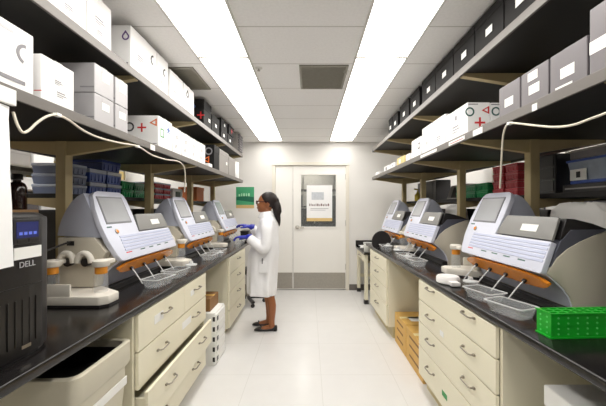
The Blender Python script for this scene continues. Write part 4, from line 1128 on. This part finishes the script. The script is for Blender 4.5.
# ------------------------------------------------------------------ the person
PX, PY = -.455, 3.66
def enlarge_head(o):
    c_ = Vector((-.03, 0, 1.49))
    for v in o.data.vertices:
        t_ = min(1, max(0, (v.co.z-1.33)/.07)); w_ = t_*t_*(3-2*t_)
        if o.name.startswith(('hair', 'safety', 'lens', 'eye', 'iris', 'lips')): w_ = max(w_, .0)
        v.co = c_ + (v.co-c_)*(1+.13*w_)
def person():
    b = B()
    def limb(pts, rad): b.tube(smooth_path(pts, 3), interp(rad, 3), 14)
    def interp(r, n):
        out = []
        for i in range(len(r)-1):
            for k in range(n): out.append(r[i]+(r[i+1]-r[i])*k/n)
        out.append(r[-1]); return out
    # legs
    for (ax, y) in ((.022, -.075), (-.03, .085)):
        limb([(ax, y, .055), (ax+.002, y, .12), (ax+.004, y, .29), (ax-.03, y, .46), (ax-.055, y*.98, .62), (-.05, y*.95, .84)], [.036, .034, .050, .050, .064, .08])
        b.ball((ax, y, .045), (.045, .034, .04), 12)
        b.loft([[(ax+dx, y+ry*math.cos(t_), z+rz*math.sin(t_)) for t_ in [2*PI*k/12 for k in range(12)]] for dx, ry, rz, z in ((.045, .018, .018, .032), (.02, .03, .035, .04), (-.05, .036, .03, .036), (-.12, .042, .018, .024), (-.17, .03, .010, .016), (-.185, .012, .006, .013))])
    # torso
    b.loft([[(cx+rx*math.cos(t_), ry*math.sin(t_), z) for t_ in [2*PI*k/20 for k in range(20)]] for z, cx, rx, ry in ((.78, -.01, .08, .13), (.88, -.02, .09, .15), (1.0, -.03, .08, .13), (1.12, -.04, .09, .14), (1.24, -.04, .085, .15), (1.30, -.02, .07, .13), (1.335, -.025, .05, .06))])
    b.tube([(-.022, 0, 1.29), (-.03, 0, 1.34), (-.045, 0, 1.41)], [.058, .05, .05], 14)
    # arms
    limb([(-.02, -.165, 1.26), (-.015, -.215, 1.12), (-.03, -.245, .985), (-.13, -.21, 1.03), (-.235, -.175, 1.085)], [.05, .045, .04, .036, .026])
    limb([(-.02, .165, 1.26), (-.045, .21, 1.13), (-.08, .235, 1.02), (-.17, .19, 1.10), (-.26, .145, 1.185)], [.05, .045, .04, .036, .026])
    # head: skull, face wedge, jaw, chin, nose, lips, brow, ears
    b.ball((-.035, 0, 1.497), (.094, .073, .092), 24)
    b.ball((-.075, 0, 1.455), (.066, .060, .078), 20)
    b.ball((-.088, 0, 1.412), (.046, .044, .036), 16)
    b.ball((-.118, 0, 1.398), (.019, .021, .016), 12)
    b.loft([[(-.128+dx, w_*math.cos(t_), z+.006*math.sin(t_)) for t_ in [2*PI*k/8 for k in range(8)]] for dx, w_, z in ((.004, .008, 1.492), (-.008, .010, 1.474), (-.020, .013, 1.459), (-.012, .016, 1.450), (.008, .014, 1.446))])
    b.ball((-.134, 0, 1.431), (.011, .020, .006), 10); b.ball((-.131, 0, 1.422), (.011, .018, .007), 10)
    b.ball((-.119, 0, 1.503), (.014, .05, .010), 12)
    for s in (-1, 1):
        b.ball((-.020, s*.073, 1.470), (.017, .008, .030), 10)
        b.ball((-.108, s*.036, 1.455), (.02, .02, .018), 10)
    o = b.build('person', SKIN)
    remesh(o, .0062, 3)
    o.location = (PX, PY, 0)
    tag(o, 'person in a white lab coat, blue gloves and black flats working at the left bench', 'person')
    for s in (-1, 1):
        e = B(); e.ball((-.121, s*.032, 1.482), (.011, .014, .010), 12); e.build('eye', LABEL, o, 180)
        e = B(); e.ball((-.1315, s*.033, 1.482), (.002, .006, .006), 10); e.build('iris', HAIR, o, 180)
    e = B(); e.ball((-.1415, 0, 1.431), (.005, .016, .005), 10); e.ball((-.1385, 0, 1.4225), (.005, .014, .005), 10); e.build('lips', M('lips', (112, 52, 46), .4), o, 180)
    # hair: cap swept back into a ponytail
    b = B()
    rings = []
    for k in range(13):
        th = PI*k/12                       # front hairline over the crown to the nape
        c_ = Vector((-.028, 0, 1.498))
        ax = Vector((-math.cos(th*.98 - .42)*.101, 0, math.sin(th*.98 - .42)*.101)) if False else None
    b.ball((-.022, 0, 1.506), (.098, .080, .091), 28)
    bm = b.bm
    geom = list(bm.verts)+list(bm.edges)+list(bm.faces)
    # cut away the face: everything in front of and below a tilted plane
    bmesh.ops.bisect_plane(bm, geom=geom, plane_co=(-.062, 0, 1.497), plane_no=(-.80, 0, -.60), clear_outer=True)
    es = [e_ for e_ in bm.edges if e_.is_boundary]
    bmesh.ops.holes_fill(bm, edges=es)
    b.ball((.045, 0, 1.497), (.045, .052, .05), 16)
    b.tube(smooth_path([(.035, 0, 1.50), (.060, -.012, 1.45), (.072, -.02, 1.39), (.088, -.022, 1.32), (.102, -.02, 1.26), (.108, -.018, 1.20)], 4), [.04, .042, .044, .046, .047, .047, .047, .046, .045, .043, .040, .037, .034, .031, .028, .025, .021, .017, .013, .009, .004], 14)
    hr = b.build('hair', HAIR, o)
    remesh(hr, .0062, 3)
    B().lathe((.052, -.006, 1.472), [(.034, -.008), (.038, 0), (.034, .008)], 14).build('hair_band', SHOE, o, 60)
    # safety glasses
    g_ = B()
    for s in (-1, 1):
        g_.tube([(-.142, s*(.034+.026*math.cos(a)), 1.485+.018*math.sin(a)) for a in [2*PI*k/14 for k in range(15)]], .0034, 6)
        g_.tube([(-.140, s*.058, 1.492), (-.11, s*.072, 1.492), (-.02, s*.080, 1.488), (.0, s*.080, 1.470)], .004, 6)
    g_.tube([(-.142, -.012, 1.488), (-.145, 0, 1.490), (-.142, .012, 1.488)], .003, 6)
    gg = g_.build('safety_glasses', GLASSES, o, 60)
    for s in (-1, 1):
        q = B(); q.lathe((-.143, s*.034, 1.485), [(.022, 0), (.022, .001)], 14, 'x'); q.build('lens', M('tinted_lens', (120, 70, 70), .1, alpha=.4), gg)
    enlarge_head(o)
    for c_ in o.children_recursive: enlarge_head(c_)
    # lab coat
    b = B()
    N = 40
    prof = [(1.352, -.040, .058, .062, 0), (1.335, -.034, .068, .085, 0), (1.305, -.026, .085, .145, 0), (1.27, -.025, .102, .182, .0), (1.20, -.030, .118, .190, .002), (1.10, -.040, .135, .188, .003), (1.0, -.050, .152, .188, .005), (.90, -.070, .172, .196, .007), (.78, -.085, .172, .204, .009), (.62, -.094, .172, .210, .011), (.50, -.096, .170, .216, .013), (.425, -.096, .170, .218, .014)]
    rings = []
    for z, cx, rx, ry, am in prof:
        rg = []
        for k in range(N):
            t_ = 2*PI*k/N
            q = 1 + am*4.2*math.cos(7*t_+1.3+.8*math.sin(z*6)) + am*2*math.sin(12*t_+z*4)
            zz = z + (.012*math.cos(t_)*(-1) if z < .5 else 0)
            ex = 1. if z > 1.0 else .78
            sg = lambda v: math.copysign(abs(v)**ex, v)
            rg.append((cx+rx*q*sg(math.cos(t_)), ry*q*sg(math.sin(t_)), zz))
        rings.append(rg)
    b.loft(rings)
    def sleeve(pts, rad): b.tube(smooth_path(pts, 4), interp(rad, 4), 16)
    sleeve([(-.025, -.135, 1.262), (-.015, -.205, 1.19), (-.01, -.235, 1.08), (-.025, -.25, .975), (-.08, -.238, .985), (-.15, -.205, 1.035), (-.215, -.182, 1.075)], [.072, .072, .064, .060, .062, .056, .050])
    sleeve([(-.025, .135, 1.262), (-.035, .205, 1.19), (-.06, .232, 1.09), (-.09, .238, 1.005), (-.13, .22, 1.05), (-.19, .18, 1.12), (-.245, .152, 1.17)], [.072, .072, .064, .060, .060, .055, .048])
    # cloth creases at the elbow
    for (p, q, r_) in (((-.07, -.285, 1.03), (.02, -.28, 1.07), .016), ((-.06, -.285, .99), (.03, -.272, .985), .015), ((-.12, -.25, 1.06), (-.09, -.262, .96), .014), ((.05, -.19, 1.02), (-.02, -.22, .90), .018), ((.06, -.14, .95), (-.08, -.20, .82), .016)):
        b.tube([p, ((p[0]+q[0])/2, (p[1]+q[1])/2-.006, (p[2]+q[2])/2), q], [.004, r_, .004], 8)
    ct = b.build('lab_coat', COAT, o)
    remesh(ct, .0085, 3)
    b = B(); n = 24
    b.loft([[(-.040+rx*math.cos(t_)-(.008 if math.cos(t_) < -.8 else 0)*dz, ry*math.sin(t_), z-.02*(1-math.cos(t_))*.5) for t_ in [2*PI*k/n for k in range(n)]] for rx, ry, z, dz in ((.064, .068, 1.385, 0), (.070, .074, 1.387, 0), (.088, .105, 1.345, 1), (.094, .125, 1.318, 1), (.084, .11, 1.318, 1), (.060, .064, 1.34, 0))], False)
    b.build('collar', COAT, ct, 60)
    b = B(); b.box(-.10, -.0, -.226, -.216, .70, .83, .004); pk = b.build('pocket', COAT, ct)
    B().box(-.068, -.058, -.2285, -.22, .80, .86, .002).build('pocket_pen', INKDK, ct)
    for k in range(4):
        z = .62 + .15*k
        B().lathe((-.255 if z < .8 else -.222 if z < 1.0 else -.178, -.02, z), [(.007, 0), (.007, .006)], 10, 'x').build('button', LABEL, ct)
    # gloves
    def glove(wr, dirv, side, name='glove'):
        d = Vector(dirv).normalized(); wr = Vector(wr)
        up = Vector((0, 0, 1)); lat = d.cross(up).normalized(); nrm = lat.cross(d).normalized()   # nrm: back of hand
        lat = lat * side                                                                          # towards the thumb
        b = B()
        b.tube([wr - d*.055, wr - d*.02, wr], [.040, .036, .030], 14)
        rings = []
        for s_, w_, t_ in ((-.005, .030, .026), (.03, .038, .020), (.07, .043, .017), (.092, .040, .014)):
            rings.append([wr + d*s_ + lat*w_*math.cos(a) + nrm*t_*math.sin(a) for a in [2*PI*k/14 for k in range(14)]])
        b.loft(rings)
        for k, (off, L, cu) in enumerate(((.030, .070, .25), (.011, .078, .3), (-.010, .072, .35), (-.030, .056, .42))):
            p0 = wr + d*.078 + lat*off
            p1 = wr + d*.096 + lat*off*1.08
            d1 = (d*math.cos(cu) - nrm*math.sin(cu)); d2 = (d*math.cos(cu*2.6) - nrm*math.sin(cu*2.6)); d3 = (d*math.cos(cu*3.6) - nrm*math.sin(cu*3.6))
            p2 = p1 + d1*L*.45; p3 = p2 + d2*L*.32; p4 = p3 + d3*L*.23
            b.tube([p0, p1, p2, p3, p4, p4+d3*.005], [.011, .0105, .0098, .009, .008, .004], 10)
        q0 = wr + d*.020 + lat*.024; q1 = wr + d*.045 + lat*.050 - nrm*.012; q2 = wr + d*.078 + lat*.058 - nrm*.024; q3 = wr + d*.102 + lat*.050 - nrm*.034
        b.tube([q0, q1, q2, q3, q3+(q3-q2)*.15], [.015, .0135, .011, .009, .004], 10)
        g2 = b.build(name, GLOVE, o); remesh(g2, .0034, 2)
        return g2
    glove((-.245, -.172, 1.09), (-1, .10, .02), -1 if False else 1)
    glove((-.27, .142, 1.19), (-1, -.12, .22), -1)
    # flats
    for (ax, y) in ((.022, -.075), (-.03, .085)):
        n = 16; rings = []
        for dx, ry, z1 in ((.066, .012, .05), (.058, .026, .066), (.03, .034, .060), (-.01, .035, .044), (-.06, .038, .036), (-.11, .044, .044), (-.15, .042, .040), (-.185, .028, .030), (-.20, .010, .016)):
            rings.append([(ax+dx, y+ry*math.cos(t_), max(.0, z1*.5+z1*.5*math.sin(t_))) for t_ in [2*PI*k/n for k in range(n)]])
        s_ = B().loft(rings).build('shoe', SHOE, o, 60)
        B().box(ax+.025, ax+.06, y-.026, y+.026, 0, .016, .004).build('heel', SHOE, s_)
        B().tube([(ax-.118, y-.016, .047), (ax-.124, y, .053), (ax-.118, y+.016, .047)], [.004, .008, .004], 8).build('bow', SHOE, s_)
person()

# ------------------------------------------------------------------ world, camera, exposure
wd = bpy.data.worlds.new('world'); sc.world = wd; wd.use_nodes = True
wd.node_tree.nodes['Background'].inputs[0].default_value = (.9, .93, 1, 1)
wd.node_tree.nodes['Background'].inputs[1].default_value = .3
cam = bpy.data.cameras.new('camera'); co = bpy.data.objects.new('camera', cam); COL.objects.link(co)
co.location = (0, 0, H); co.rotation_euler = (PI/2, 0, 0)
cam.sensor_width = 36; cam.lens = 310/606*36
cam.shift_x = -6/606; cam.shift_y = 4/606
cam.clip_start = .02
sc.camera = co
sc.view_settings.view_transform = 'Standard'; sc.view_settings.look = 'None'
sc.view_settings.gamma = 1; sc.view_settings.use_curve_mapping = False
sc.view_settings.exposure = 0.20

for _o in sc.objects:
    if _o.parent is None and 'label' in _o and not 4 <= len(_o['label'].replace('-', ' ').split()) <= 16: print('LONGLABEL', len(_o['label'].split()), _o['label'])
